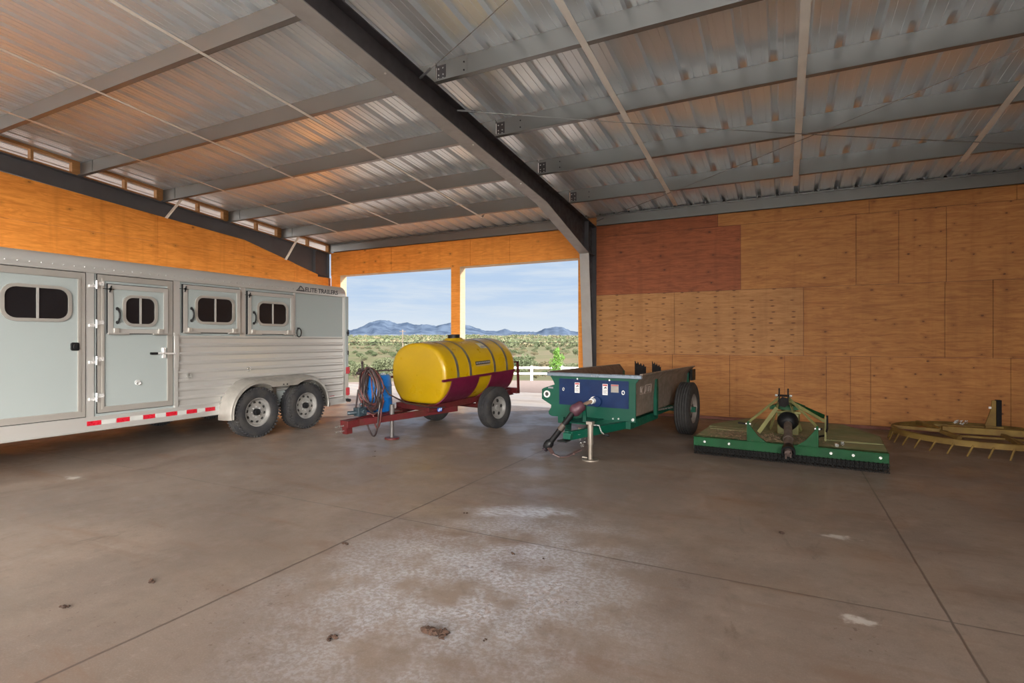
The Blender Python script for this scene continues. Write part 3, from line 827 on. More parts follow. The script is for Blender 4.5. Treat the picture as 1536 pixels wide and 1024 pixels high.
b = MB(); b.box((SX-.03, 6.03, .40), (SX+.05, 6.08, .80)); b.cyl((SX-2.1, HY[0], HZ-.02), (SX+.03, HY[0], HZ-.02), .045, n=12); b.cyl((SX-2.1, HY[1], HZ-.02), (SX+.03, HY[1], HZ-.02), .045, n=12); b.beam((SX-.05, 5.3, .45), (SX-.05, 6.9, .45), .06, .06)
W(b, 'axle', M('axle_dark', (.07,.055,.045), .7))
HTo = HT.location
for hy in HY:
    wheel(HT, Vector((SX+.11, hy, .388))-HTo, (1,0,0), .388, .23, .215, RIM_S, 'trailer')
for hy in HY:
    wheel(HT, Vector((-9.86, hy, .388))-HTo, (-1,0,0), .388, .23, .215, RIM_S, 'trailer')
# front landing leg, rear lights, marker, badge lettering
b = MB(); b.cyl((SX-.3, -1.0, 0.02), (SX-.3, -1.0, .45), .04, n=12); b.cyl((SX-.3, -1.0, 0), (SX-.3, -1.0, .02), .12, n=16); W(b, 'landing_leg', BLACK)
b = MB(); b.box((SX-.02, Y1, .38), (SX+.03, Y1+.07, 2.33)); rp = W(b, 'rear_post', TWHITE)
for (z0, z1) in ((.86, .99), (.45, .60)):
    b = MB(); b.prism(rrect(Y1+.05, (z0+z1)/2, .09, z1-z0, .02), 'x', SX+.02, SX+.042); W(b, 'tail_light', REDT, rp)
b = MB(); b.box((SX+.03, Y1-.02, .40), (SX+.034, Y1+.06, .86)); W(b, 'light_backing', ALU_S, rp)
b = MB(); b.cyl((SX+.03, 7.69, .36), (SX+.11, 7.69, .36), .03, n=10); W(b, 'bumper', BLACK, rp)
b = MB(); b.cyl((SX+.045, 7.71, 1.58), (SX+.045, 7.71, 1.70), .012, n=8); b.ball((SX+.04, 7.71, 1.64), .02, .03, .03, 8, 6); b.cyl((SX+.045, 7.71, 1.22), (SX+.045, 7.71, 1.30), .012, n=8); W(b, 'door_latch', BLACK, rp)
b = MB(); b.box((SX-.02, 7.55, 2.385), (SX+.004, 7.66, 2.405)); W(b, 'marker_light', REDT, rf)
# badge lies on the curved roof rail
vs, fs = text_mesh('ELITE TRAILERS', .115, .18, .002, .002)
mx = max(v.x for v in vs)
b = MB()
def on_rail(u, v):      # u along the trailer, v up the curve
    a = v/.16
    return Vector((SX+.012-.16+.163*math.cos(a), u, 2.355+.163*math.sin(a)))
pts = []
for v in vs:
    p = on_rail(6.70 + v.x*(.78/mx), v.y-.012); n_v = Vector((math.cos(max(0, v.y)/.16), 0, math.sin(max(0, v.y)/.16)))
    pts.append(p + n_v*(v.z+.001))
b.add(pts, fs)
tri = [(6.50,-.014),(6.70,-.014),(6.68,.03),(6.64,.085),(6.61,.085),(6.56,.035)]
b.add([on_rail(*t)+Vector((.004,0,.002)) for t in tri], [(0,1,2,3,4,5)])
W(b, 'badge_lettering', LOGO, rf)
b = MB(); b.add([on_rail(*t)+Vector((.007,0,.003)) for t in [(6.57,.008),(6.66,.008),(6.64,.045),(6.61,.062)]], [(0,1,2,3)]); W(b, 'badge_emblem', ALU_S, rf)

# ------------------------------------------------------------------ yellow tank trailer (sprayer)
TT = thing('tank_trailer', (-5.12, 8.2, 0), 'yellow water tank on a maroon two wheeled trailer by the opening', 'tank trailer', None, -R(11))
PIT = Matrix.Translation((0, 0, .35)) @ Matrix.Rotation(R(2.8), 4, 'X') @ Matrix.Translation((0, 0, -.35))
def TB(b, name, mats, parent=TT, bevel=0, pitch=True):
    if pitch: b.xform(PIT)
    return b.build(name, mats, parent, bevel)
TX, TZ, RX, RZ = 0.0, .985, .645, .525
def tsec(a, sc=1.0, add=0.):
    # superellipse with flattened underside
    ca, sa = math.cos(a), math.sin(a)
    e = .86
    x_ = math.copysign(abs(ca)**e, ca)*(RX*sc+add); z_ = math.copysign(abs(sa)**e, sa)*(RZ*sc+add)
    if z_ < -.86*RZ*sc: z_ = -.86*RZ*sc - (abs(z_)-.86*RZ*sc)*.25
    return (TX+x_, TZ+z_)
b = MB(); NA = 64
ends = [(-1.09, .0), (-1.09, .5), (-1.09, .86), (-1.089, .90), (-1.08, .95), (-1.062, .982), (-1.04, .996), (-1.01, 1.0), (-.97, 1.0)]
yl = ends + [(-.55,1.0),(-.1,1.0),(.3,1.0)] + [(.60, 1.0), (.66, .996), (.69, .98), (.71, .95), (.719, .90), (.72, .86), (.72, .5), (.72, 0)]
rows = []
for (y, sc) in yl:
    sc = max(sc, .01)
    rows.append([(tsec(2*math.pi*k/NA, sc)[0], y, TZ + (tsec(2*math.pi*k/NA, sc)[1]-TZ)) for k in range(NA+1)])
b.grid(rows)
tank = TB(b, 'tank', YEL)
b = MB(); b.lathe([(0, .21), (.03, .205), (.065, .15), (.075, .145), (.075, .11)], (0, -.20, TZ+RZ-.035), (0, 0, 1), 36)
neck = TB(b, 'tank_neck', YEL, tank)
b = MB(); b.lathe([(0, .095), (.0, .105), (.055, .105), (.06, .095), (.06, .001)], (0, -.20, TZ+RZ+.04), (0, 0, 1), 28)
TB(b, 'lid', BLACK, tank)
# steel hold-down bands over the top half
for y in (-.80, -.50, .12, .46):
    b = MB(); rows = []
    for k in range(41):
        a = R(-4 + 188*k/40)
        p0 = tsec(a, 1, .004); p1 = tsec(a, 1, .008)
        rows.append((p0, p1))
    for q in (0, 1):
        b.grid([[(r[q][0], y-.024, r[q][1]), (r[q][0], y+.024, r[q][1])] for r in rows])
    b.grid([[(r[0][0], y-.024, r[0][1]), (r[1][0], y-.024, r[1][1])] for r in rows]); b.grid([[(r[0][0], y+.024, r[0][1]), (r[1][0], y+.024, r[1][1])] for r in rows])
    TB(b, 'hold_down_band', BAND)
# cradle saddles: curved maroon plates under the waist
for (y0, y1) in ((-.95, -.30), (.02, .62)):
    for sgn in (1, -1):
        b = MB(); rows = []
        for k in range(17):
            a = R(-6 - 66*k/16) if sgn > 0 else R(186 + 66*k/16)
            sl = .17*(k/16)
            rows.append((tsec(a, 1, .006), tsec(a, 1, .022), sl))
        for q in (0, 1):
            b.grid([[(r[q][0], y0 - r[2]*.9, r[q][1]), (r[q][0], y1 - r[2]*(1.0 if y0 < 0 else .3), r[q][1])] for r in rows])
        for e_ in (0, 1):
            b.grid([[(r[0][0], (y0-r[2]*.9) if e_ == 0 else y1-r[2]*(1.0 if y0 < 0 else .3), r[0][1]), (r[1][0], (y0-r[2]*.9) if e_ == 0 else y1-r[2]*(1.0 if y0 < 0 else .3), r[1][1])] for r in rows])
        TB(b, 'saddle_plate', MAR)
for sgn in (1, -1):
    b = MB(); b.beam((sgn*(RX+.018), -1.17, .925), (sgn*(RX+.018), .66, .925), .03, .035); TB(b, 'side_rail', MAR)
# frame
b = MB()
for sgn in (1, -1):
    b.box((sgn*.36-.03, -1.22, .43), (sgn*.36+.03, .95, .53)); b.box((sgn*.36-.045, -1.22, .43), (sgn*.36+.045, .95, .442)); 
b.box((-.36, -1.22, .44), (.36, -1.15, .53)); b.box((-.36, .88, .44), (.36, .95, .53)); b.box((-.36, -.2, .44), (.36, -.13, .50)); b.box((-.52, .90, .46), (.52, .97, .56)) 
TB(b, 'frame', MAR_F, bevel=.004)
b = MB()
b.beam((.40, -.60, .40), (.03, -2.42, .42), .06, .095); b.beam((-.40, -.60, .40), (-.03, -2.42, .42), .06, .095)
b.box((-.09, -2.50, .37), (.09, -2.30, .47)); 
tg = TB(b, 'tongue', MAR_F, bevel=.003)
b = MB(); b.box((-.05, -2.50, .28), (.05, -2.40, .37)); b.cyl((-.01, -2.64, .325), (-.01, -2.42, .325), .010, n=8, mi=1); b.cyl((-.01, -2.64, .40), (-.01, -2.42, .40), .010, n=8, mi=1)
TB(b, 'hitch', [MAR_F, BOLT], tg)
b = MB(); b.box((-.42, -1.92, .462), (.10, -1.50, .476)); TB(b, 'drum_tray', MAR_F)
b = MB(); b.cyl((0, 0, .35), (.62, 0, .35), .04, n=12); b.cyl((0, 0, .35), (-.62, 0, .35), .04, n=12); b.box((.33, -.05, .35), (.39, .05, .45)); b.box((-.39, -.05, .35), (-.33, .05, .45)); TB(b, 'axle', MAR_F)
b = MB()
b.box((.50, .93, .46), (.535, .965, 1.06)); b.box((-.535, .93, .46), (-.50, .965, 1.06)); b.box((-.535, .93, 1.03), (.535, .965, 1.06)); TB(b, 'rear_rack', MAR_F)
b = MB(); b.prism(rrect(-1.01, .44, .10, .06, .02), 'x', .418, .424); d_ = TB(b, 'frame_badge', STICK_B)
b = MB(); b.tube([(.427, -1.035+.014*math.cos(t), .436+.014*math.sin(t)) for t in [k*math.pi/5 for k in range(10)]], .004, 5, 0, True); b.beam((.427, -1.02, .43), (.427, -1.01, .465), .005, .005); b.beam((.427, -.995, .425), (.427, -.975, .46), .005, .005); TB(b, 'badge_mark', STICK_W, d_)
# labels on the tank skin
def on_tank(y, a, off=.005):
    p = tsec(a, 1, off); return (p[0], y, p[1])
b = MB(); b.grid([[on_tank(y, R(a)) for a in (10, 12, 14, 16)] for y in (-.36, -.25, -.12, 0.02)]); lb = TB(b, 'tank_label', STICK_K)
b = MB()
for (ya, yb) in ((-.345,-.30), (-.29,-.25), (-.24,-.205), (-.195,-.15), (-.14,-.105), (-.095,-.05), (-.04,.005)):
    b.grid([[on_tank(y, R(a), .007) for a in (12.2, 14.2)] for y in (ya, yb)])
b.grid([[on_tank(y, R(a), .006) for a in (8.2, 9.0)] for y in (-.36, .0)], 0)
TB(b, 'label_print', STICK_G, lb)
b = MB(); b.grid([[on_tank(y, R(a)) for a in (42, 48, 54, 60)] for y in (-.06, .03, .12)]); l2 = TB(b, 'tank_sticker', M('faded_sticker', (.40,.37,.24), .5))
b = MB(); b.grid([[on_tank(y, R(a), .007) for a in (44, 47, 49)] for y in (-.03, .03, .09)]); TB(b, 'sticker_print', STICK_G, l2)
# wheels level on the ground
wheel(TT, (.72, 0, .352), (1,0,0), .352, .215, .185, RIM_S, 'car')
wheel(TT, (-.72, 0, .352), (-1,0,0), .352, .215, .185, RIM_S, 'car')
b = MB(); b.cyl((.14, -1.75, .02), (.14, -1.75, .50), .030, n=14); b.cyl((.14, -1.75, .30), (.14, -1.75, .52), .037, n=14); b.cyl((.14, -1.75, 0), (.14, -1.75, .022), .11, n=18, mi=1)
b.build('jack', [M('jack_grey', (.11,.10,.10), .5, .4), MAR_F], TT)
# hose reel post, pump
b = MB()
b.cyl((-.26, -2.02, .46), (-.20, -2.00, 1.16), .012, n=8); b.cyl((-.30, -2.10, .46), (-.24, -2.06, .85), .014, n=8); b.cyl((-.14, -2.05, .46), (-.20, -2.00, 1.12), .010, n=8)
b.cyl((-.29, -2.05, 1.10), (-.10, -1.95, 1.125), .016, n=8); b.cyl((-.20, -2.0, 1.10), (-.20, -2.0, 1.26), .018, n=8); b.ball((-.20, -2.0, 1.26), .022, .022, .022, 8, 6); b.ball((-.26, -2.03, 1.10), .035, .03, .03, 8, 6); b.ball((-.24, -2.02, 1.15), .03, .025, .025, 8, 6)
b.cyl((-.10, -1.95, 1.125), (.27, -1.80, 1.145), .012, n=8)
TB(b, 'hose_hanger', HOSE)
b = MB(); b.box((-.19, -2.20, .475), (-.06, -2.06, .60)); b.cyl((-.125, -2.13, .54), (.0, -2.13, .54), .04, n=12); b.cyl((-.20, -2.30, .53), (-.125, -2.18, .53), .032, n=10); b.cyl((-.13, -2.10, .60), (-.13, -2.10, .66), .025, n=10)
TB(b, 'pump', PUMP, bevel=.006)

def in_frame(root):
    return Matrix.Translation(root.location) @ Matrix.Rotation(root.rotation_euler.z, 4, 'Z')
FT = in_frame(TT) @ PIT
# blue drum (own thing) standing on the tray
dr = thing('plastic_drum', tuple(FT @ Vector((-.22, -1.70, .478))), 'blue plastic drum standing behind the hose coil', 'drum', None, -R(11))
b = MB(); b.lathe([(0, .185), (.02, .20), (.10, .205), (.20, .205), (.212, .212), (.225, .205), (.38, .205), (.392, .212), (.405, .205), (.52, .20), (.56, .17), (.565, .001)], (0, 0, .0), (0, 0, 1), 36); b.xform(Matrix.Rotation(R(2.8), 4, 'X')); b.build('body', BLUED, dr)
b = MB(); b.cyl((.07, .05, .565), (.07, .05, .59), .04, n=16); b.xform(Matrix.Rotation(R(2.8), 4, 'X')); b.build('bung', M('drum_bung', (.55,.6,.62), .5), dr)
# hose coil (own thing) hung over the hanger
b = MB()
rnd = random.Random(3)
for k in range(13):
    cx = -.02+rnd.uniform(-.08, .06); wd = rnd.uniform(.11, .23); top_ = 1.155+.012*(k % 4); bot = rnd.uniform(.50, .66)
    if k > 10: bot = .18 if k == 11 else .29; wd = .19 if k == 11 else .12
    yy = -1.96 - .016*(k % 6)
    pts = []
    for j in range(28):
        t = 2*math.pi*j/28
        s_ = math.sin(t); zc_ = (top_+bot)/2; hh = (top_-bot)/2
        wv = wd*(1.0-.35*max(0, s_))
        pts.append((cx + .04*(1-s_) + wv*math.cos(t), yy + .02*math.cos(t*2+k)-.03*(1 if s_ < 0 else 0), zc_+hh*math.copysign(abs(s_)**.8, s_)))
    b.tube(pts, .0125, 7, 0 if k % 3 else 1, True)
b.tube([(.10,-1.95,1.12), (.16,-1.92,.95), (.22,-1.85,.78), (.30,-1.6,.62), (.40,-1.2,.50), (.42,-.9,.46)], .012, 7, 0)
b.tube([(-.10,-1.98,1.10), (.03,-1.96,1.0), (.17,-1.95,.85), (.21,-1.95,.68), (.16,-1.96,.55), (.02,-2.0,.48), (-.06,-2.15,.56)], .012, 7, 1)
b.tube([(-.20,-2.0,1.10), (-.23,-2.03,.9), (-.17,-2.05,.7), (-.10,-2.12,.62)], .010, 7, 1)
b.xform(FT); tag(b.build('hose', [HOSE, HOSE_R]), 'dark red and black spray hose coiled over its hanger', 'hose')

# ------------------------------------------------------------------ manure spreader
A5 = R(5.5)
S0 = Vector((-1.6-.585*math.cos(A5), 8.93+.585*math.sin(A5), 0))
MS = thing('manure_spreader', tuple(S0), 'green box manure spreader on two big ribbed tyres', 'spreader', None, -A5)
def SB(b, name, mats, parent=MS, bevel=0): return b.build(name, mats, parent, bevel)
F = -1.85; BK = .95
b = MB()
fp = [(-.645,.40), (.615,.40), (.615,.92), (.695,1.02), (-.695,1.02), (-.615,.90), (-.60,.86), (-.78,.80), (-.81,.78), (-.81,.64), (-.655,.56), (-.66,.52), (-.70,.46), (-.69,.42)]
b.prism(fp, 'y', F, F+.02)
b.prism([(-.30,.40), (.50,.40), (.20,.31), (.05,.30)], 'y', F+.005, F+.05)
front = SB(b, 'front_panel', SGREEN, bevel=.004)
b = MB(); b.prism(rrect(0, .765, 1.04, .37, .01), 'y', F-.006, F+.002); ins = SB(b, 'blue_panel', SBLUE, front)
b = MB(); b.box((-.71, F-.03, .985), (.70, F+.03, 1.035)); b.beam((-.71, F-.03, 1.03), (.70, F-.03, 1.03), .02, .012); SB(b, 'top_rim', SRIM, front, .006)
b = MB(); b.ring([(-.72+.052*math.cos(t), .715+.052*math.sin(t)) for t in [k*math.pi/12 for k in range(24)]], [(-.72+.030*math.cos(t), .715+.030*math.sin(t)) for t in [k*math.pi/12 for k in range(24)]], 'y', F-.012, F+.001); SB(b, 'bearing_ring', STICK_W, front)
b = MB(); b.cyl((-.72, F-.006, .715), (-.72, F, .715), .03, n=20); SB(b, 'bearing_bore', STICK_K, front)
b = MB(); b.box((-.70, F-.004, .80), (-.62, F, .825)); SB(b, 'small_sticker', STICK_G, front)
def sticker(xc, zc, w, h, kind):
    b = MB(); b.box((xc-w/2, F-.009, zc-h/2), (xc+w/2, F-.005, zc+h/2), 0); p = SB(b, 'warning_sticker', STICK_W if kind else STICK_G, ins)
    b = MB()
    if kind:
        b.box((xc-w/2+.006, F-.0105, zc+h/2-.028), (xc+w/2-.006, F-.0085, zc+h/2-.006), 0)
        b.prism([(xc-.022, zc+.006), (xc-.008, zc+.030), (xc+.018, zc+.038), (xc+.022, zc+.008), (xc+.006, zc+.018)], 'y', F-.0105, F-.0085, 1)
        for k in range(4): b.box((xc-w/2+.008, F-.0105, zc-.012-k*.014), (xc+w/2-.008-(.01 if k == 2 else 0), F-.0085, zc-.006-k*.014), 2)
    else:
        b.box((xc-w/2+.006, F-.0105, zc+h/2-.020), (xc+w/2-.006, F-.0085, zc+h/2-.006), 0)
        for k in range(4): b.box((xc-w/2+.006, F-.0105, zc+.012-k*.018), (xc+w/2-.006, F-.0085, zc+.020-k*.018), 3)
    SB(b, 'sticker_print', [STICK_R, STICK_K, STICK_G, M('print_tan', (.36,.30,.22), .6)], ins)
sticker(-.235, .83, .075, .145, 1); sticker(.185, .825, .075, .15, 1); sticker(.325, .845, .11, .11, 0)
b = MB(); b.ring([(.445+.022*math.cos(t), .795+.030*math.sin(t)) for t in [k*math.pi/8 for k in range(16)]], [(.445+.013*math.cos(t), .795+.02*math.sin(t)) for t in [k*math.pi/8 for k in range(16)]], 'y', F-.014, F-.005); b.ring([(-.45+.016*math.cos(t), .80+.025*math.sin(t)) for t in [k*math.pi/8 for k in range(16)]], [(-.45+.008*math.cos(t), .80+.016*math.sin(t)) for t in [k*math.pi/8 for k in range(16)]], 'y', F-.012, F-.005); split_build(b, 'grommet', BOLT, ins)
b = MB()
for (x_, z_) in ((.58,.44), (.30,.435), (.38,.44), (-.23,.955), (.25,.955), (0,1.012)): b.cyl((x_, F-.03 if z_ > 1 else F-.014, z_), (x_, F+.005, z_), .012 if x_ < .5 else .022, n=8)
split_build(b, 'bolt', BOLT, front)
# box sides
for sgn, nm in ((1, 'side_wall'), (-1, 'side_wall')):
    b = MB()
    pr = [(sgn*.56,.47), (sgn*.605,.92), (sgn*.695,1.035), (sgn*.675,1.04), (sgn*.585,.925), (sgn*.54,.47)]
    b.prism(pr, 'y', F+.02, BK, 0)
    sw = SB(b, nm, [SSIDE if sgn > 0 else SRUST])
    b = MB(); b.box((sgn*.60-.02, -.98, .40), (sgn*.60+.025, -.90, .93)); b.box((sgn*.60-.02, .86, .40), (sgn*.60+.025, .94, .93)); SB(b, 'stake', SGREEN, sw)
    b = MB(); b.prism([(sgn*.675,1.02), (sgn*.71,1.035), (sgn*.71,1.05), (sgn*.67,1.05)], 'y', F, BK); SB(b, 'top_rail', SSIDE, sw)
    if sgn > 0:
        # outlined maker's plate lettering on the right side (illegible in the photograph)
        b = MB()
        def onside(y, z): 
            t = (z-.47)/.45; return (.56+.045*t+.004, y, z)
        def bar(y0, z0, y1, z1, w=.008):
            b.beam(onside(y0, z0), onside(y1, z1), w, .004, 0, (1, 0, 0))
        for (y0, y1, z0, z1) in ((-1.62,-1.47,.76,.86), (-1.42,-1.15,.755,.87)):
            bar(y0,z0,y1,z0); bar(y0,z1,y1,z1); bar(y0,z0,y0,z1)
            if y1 > -1.3: bar(y1,z0,y1,z1)
        for (y0,z0,y1,z1) in ((-1.58,.785,-1.58,.84), (-1.55,.785,-1.50,.785), (-1.55,.785,-1.55,.84), (-1.55,.84,-1.50,.84), (-1.37,.78,-1.37,.845), (-1.37,.845,-1.31,.845), (-1.37,.812,-1.33,.812), (-1.28,.78,-1.28,.845), (-1.26,.845,-1.19,.845), (-1.225,.845,-1.225,.78), (-1.26,.78,-1.19,.78)):
            bar(y0,z0,y1,z1,.010)
        SB(b, 'side_lettering', M('letter_pink', (.34,.27,.24), .6), sw)
b = MB(); b.box((-.56, F+.02, .46), (.56, BK, .49)); SB(b, 'box_floor', SRUST)
# chassis rails and tongue
b = MB()
for sgn in (1, -1): b.box((sgn*.50-.045, F-.0, .31), (sgn*.50+.045, -.65, .42)); b.box((sgn*.50-.035, -.65, .36), (sgn*.50+.035, .9, .45))
b.box((-.95, -.04, .36), (.95, .04, .44)); b.box((-.5, F+.03, .33), (.5, F+.10, .42))
ch = SB(b, 'chassis', SGREEN, bevel=.004)
b = MB()
b.beam((.13, -2.84, .335), (.52, -1.60, .365), .07, .10); b.beam((.10, -2.84, .335), (-.48, -1.60, .365), .07, .10); b.beam((-.02, -2.35, .41), (.02, -1.86, .42), .30, .012); b.box((.07, -2.90, .30), (.17, -2.80, .375))
tg = SB(b, 'tongue', SGREEN, bevel=.004)
b = MB(); b.box((.03, -2.97, .272), (.14, -2.82, .290)); SB(b, 'hitch', BLACK, tg)
b = MB()
for k in range(9):
    t = k/8; p = Vector((.20+.02*t, -2.72, .34-.16*math.sin(math.pi*t))) + Vector((0, .16*t, 0)); q = []
    for j in range(8):
        a = 2*math.pi*j/8
        off = Vector((0, .020*math.cos(a), .014*math.sin(a))) if k % 2 else Vector((.014*math.cos(a), .020*math.sin(a), 0))
        q.append(p+off)
    b.tube(q, .004, 5, 0, True)
SB(b, 'safety_chain', BOLT, tg)
# jack
b = MB(); b.cyl((.275, -2.55, .012), (.275, -2.55, .42), .028, n=14); b.cyl((.275, -2.55, .20), (.275, -2.55, .47), .036, n=14); b.cyl((.275, -2.55, 0), (.275, -2.55, .014), .105, n=20); b.cyl((.22, -2.55, .36), (.10, -2.5, .36), .03, n=10); b.box((.235, -2.59, .45), (.315, -2.51, .485)); b.cyl((.18, -2.59, .035), (.24, -2.57, .03), .012, n=8)
jk = SB(b, 'jack', M('jack_tan', (.30,.26,.22), .4, .6))
b = MB(); b.tube([(.31, -2.53, .44), (.38, -2.52, .44), (.41, -2.52, .36), (.44, -2.50, .33)], .009, 8); b.cyl((.44, -2.50, .33), (.50, -2.49, .32), .017, n=8, mi=1); SB(b, 'crank', [BOLT, BLACK], jk)
# PTO driveline: horizontal stub with bell guard, post, drooping shaft, lying tail
b = MB(); b.lathe([(0, .060), (.03, .058), (.04, .040), (.12, .036)], (.03, F-.01, .665), (0, -1, 0), 20); b.lathe([(0,.07),(.01,.075),(.02,.07)], (.07, F-.03, .655), (0,-1,0), 18, 1)
pg = SB(b, 'shaft_guard', [STICK_W, SBLUE])
b = MB(); b.cyl((.03, F-.10, .665), (.0, -2.32, .62), .026, n=12); SB(b, 'input_shaft', M('shaft_tan', (.30,.20,.14), .5), pg)
b = MB(); b.beam((.05, -2.22, .40), (.03, -2.20, .64), .05, .03, 0, (0,1,0)); b.beam((-.10, -1.95, .42), (.03, -2.20, .60), .04, .03); SB(b, 'shaft_post', SGREEN, tg)
b = MB(); b.lathe([(-.09, .045), (-.06, .07), (.0, .075), (.05, .085), (.09, .07), (.11, .05)], (.01, -2.34, .61), Vector((-.55, -.3, -.45)), 18); SB(b, 'universal_joint', M('joint_maroon', (.085,.03,.045), .5, .2))
b = MB(); PT = Vector((-.03, -2.40, .56)); PE = Vector((-.31, -2.49, .17)); b.cyl(PT, PE, .037, n=16); b.lathe([(0,.045),(.03,.06),(.08,.062),(.12,.05)], PE, (PE-PT), 16); b.lathe([(0,.042),(.09,.042)], PT.lerp(PE,.42), (PE-PT), 16, 1)
ds = SB(b, 'drive_shaft', [BLACK, SHAFT])
b = MB(); b.cyl(PE+(PE-PT).normalized()*.03, PE+(PE-PT).normalized()*.15, .045, .035, n=12); SB(b, 'yoke', M('yoke_dark', (.03,.02,.03), .4, .4), ds)
b = MB(); pp = [(-.27,-2.62,.105), (-.20,-2.66,.05), (-.12,-2.62,.010), (-.05,-2.54,.010), (.05,-2.36,.075)]
for p, q in zip(pp[:-1], pp[1:]): b.beam(p, q, .055, .012)
b.cyl((.0, -2.44, .05), (.02, -2.49, .035), .014, n=8)
SB(b, 'prop_stand', M('stand_brown', (.12,.07,.065), .5, .3), ds)
# beaters at the rear
b = MB(); b.cyl((-.56, .72, .80), (.56, .72, .80), .05, n=14); bt = SB(b, 'beater_shaft', DARKP)
for (xa, xb) in ((-.305, -.095), (.015, .175)):
    b = MB(); w_ = xb-xa; n_ = 4; pl = [(xa, .72)]
    for k in range(n_):
        h_ = 1.125-.075*k/n_
        pl += [(xa+w_*k/n_, h_), (xa+w_*(k+.25)/n_, h_-.012), (xa+w_*(k+.55)/n_, h_-.052), (xa+w_*(k+.98)/n_, h_-.040)]
    pl += [(xb, .72)]
    b.prism(pl, 'y', .715, .727)
    SB(b, 'beater_paddle', DARKP, bt)
b = MB(); b.box((.66, .80, .80), (.70, 1.02, .99)); b.box((.55, .90, .84), (.68, .94, .95)); SB(b, 'chain_guard', BLACK)
b = MB(); b.cyl((.52, -.30, .455), (.52, -.06, .47), .02, n=8); b.cyl((.5, -.75, .43), (.66, -.3, .45), .014, n=8); SB(b, 'linkage_rod', BOLT)
for sgn in (1, -1):
    wheel(MS, (sgn*.815, 0, .415), (sgn,0,0), .415, .235, .225, M('rim_grey', (.20,.17,.15), .5, .2), 'farm', M('farm_tyre', (.022,.020,.020), .8, 0, .3, 6, .2), 5)

# ------------------------------------------------------------------ brush cutter
BC = thing('brush_cutter', (0, 7.34, 0), 'wide green tractor brush cutter with chain fringe on the floor', 'brush cutter', None, -R(4))
def CB(b, name, mats, parent=BC, bevel=0): return b.build(name, mats, parent, bevel)
deck = [(-1.055,.01), (1.055,.01), (1.055,1.28), (.66,2.2), (-.66,2.2), (-1.055,1.28)]
b = MB(); b.prism(deck, 'z', .215, .225)
dk = CB(b, 'deck', CDUST)
b = MB()
for i in range(1, 6):
    p, q = deck[i], deck[(i+1) % 6]
    b.beam((p[0], p[1], .145), (q[0], q[1], .145), .012, .15)
CB(b, 'deck_skirt', CGREEN, dk)
b = MB(); b.box((-1.06, -.01, .115), (1.06, .02, .228)); b.box((-1.06, -.015, .218), (1.06, .09, .230)); fb = CB(b, 'front_band', CGREEN, dk, .003)
b = MB()
for x_ in (-.92, -.62, .50, .72, .98): b.cyl((x_, -.022, .175), (x_, -.008, .175), .016, n=8)
split_build(b, 'bolt', BOLT, fb)
b = MB(); b.beam((.62, .55, .228), (1.05, .60, .228), .012, .01); b.beam((-.62,.95,.228), (-1.05,1.0,.228), .012, .01); b.prism([(.42,.62),(1.04,.62),(1.04,1.26),(.80,1.75),(.42,1.75)], 'z', .225, .232); b.prism([(-.50,.75),(-1.0,.80),(-1.0,1.2),(-.66,2.0),(-.5,2.0)], 'z', .225, .231); split_build(b, 'deck_plate', CDUST, dk)
b = MB(); b.box((-1.05, .035, .03), (1.05, .045, .13)); b.box((1.045, .05, .05), (1.05, 1.2, .12)); CB(b, 'rubber_flap', BLACK, dk)
# chain fringe strands, shared mesh
b = MB()
for k in range(6):
    z = .125 - k*.0205; q = []
    for j in range(8):
        a = 2*math.pi*j/8
        q.append((.012*math.cos(a), 0, z-.016+.016*math.sin(a)) if k % 2 else (0, .012*math.cos(a), z-.016+.016*math.sin(a)))
    b.tube(q, .0042, 4, 0, True)
ch0 = CB(b, 'chain', CHAIN)
for i in range(96):
    o = ch0 if i == 0 else ch0.copy()
    if i: COL.objects.link(o); o.parent = BC
    row = i % 2; o.location = (-1.045 + 2.09*(i//2)/47 + (.011 if row else 0), -.002+.018*row, .002*(i % 3))
# lower hitch plates
for sgn, x_ in ((-1, -.40), (1, .36)):
    for o_ in (0,):
        b = MB(); b.prism([(-.0,.225), (.30,.225), (.16,.38), (.08,.47), (.02,.475), (-.0,.44)], 'x', x_-.012, x_+.012)
        b.prism([(x_, .225), (x_-sgn*.22, .225), (x_-sgn*.12, .30), (x_, .46)], 'y', .0, .015)
        hp = CB(b, 'hitch_plate', CGREEN, bevel=.002)
        b = MB(); b.cyl((x_+sgn*.03, .04, .44), (x_-sgn*.03, .04, .44), .018, n=10, mi=1); b.cyl((x_+sgn*.03, .04, .44), (x_+sgn*(.12 if sgn < 0 else .05), .05, .445), .010, n=8); CB(b, 'hitch_pin', [DARKP, BOLT], hp)
# A-frame, braces, gearbox
b = MB()
for x_, xt in ((-.40,-.09), (.36,.02)):
    b.beam((x_, .06, .46), (xt, .62, .74), .010, .032); b.beam((xt, .62, .72), (xt*1.5+(-.10 if xt < 0 else .12), 1.0, .26), .014, .045)
b.beam((.03, .60, .70), (.42, .95, .42), .02, .035); b.beam((-.35, .70, .24), (-.12, .62, .60), .012, .05); b.beam((.44, .40, .24), (.44, .55, .52), .02, .02)
af = CB(b, 'hitch_frame', [CYEL])
b = MB(); b.box((-.10, .59, .66), (-.085, .64, .86)); b.box((.005, .59, .66), (.02, .64, .86)); b.cyl((-.13, .615, .765), (.05, .615, .765), .014, n=8); b.cyl((-.04, .60, .68), (-.04, .66, .68), .07, n=6); CB(b, 'top_link_bracket', DARKP, af)
b = MB(); b.cyl((-.14, .615, .765), (-.11, .615, .765), .016, n=8); b.cyl((.03, .615, .765), (.06, .615, .765), .016, n=8); split_build(b, 'link_pin', BOLT, af)
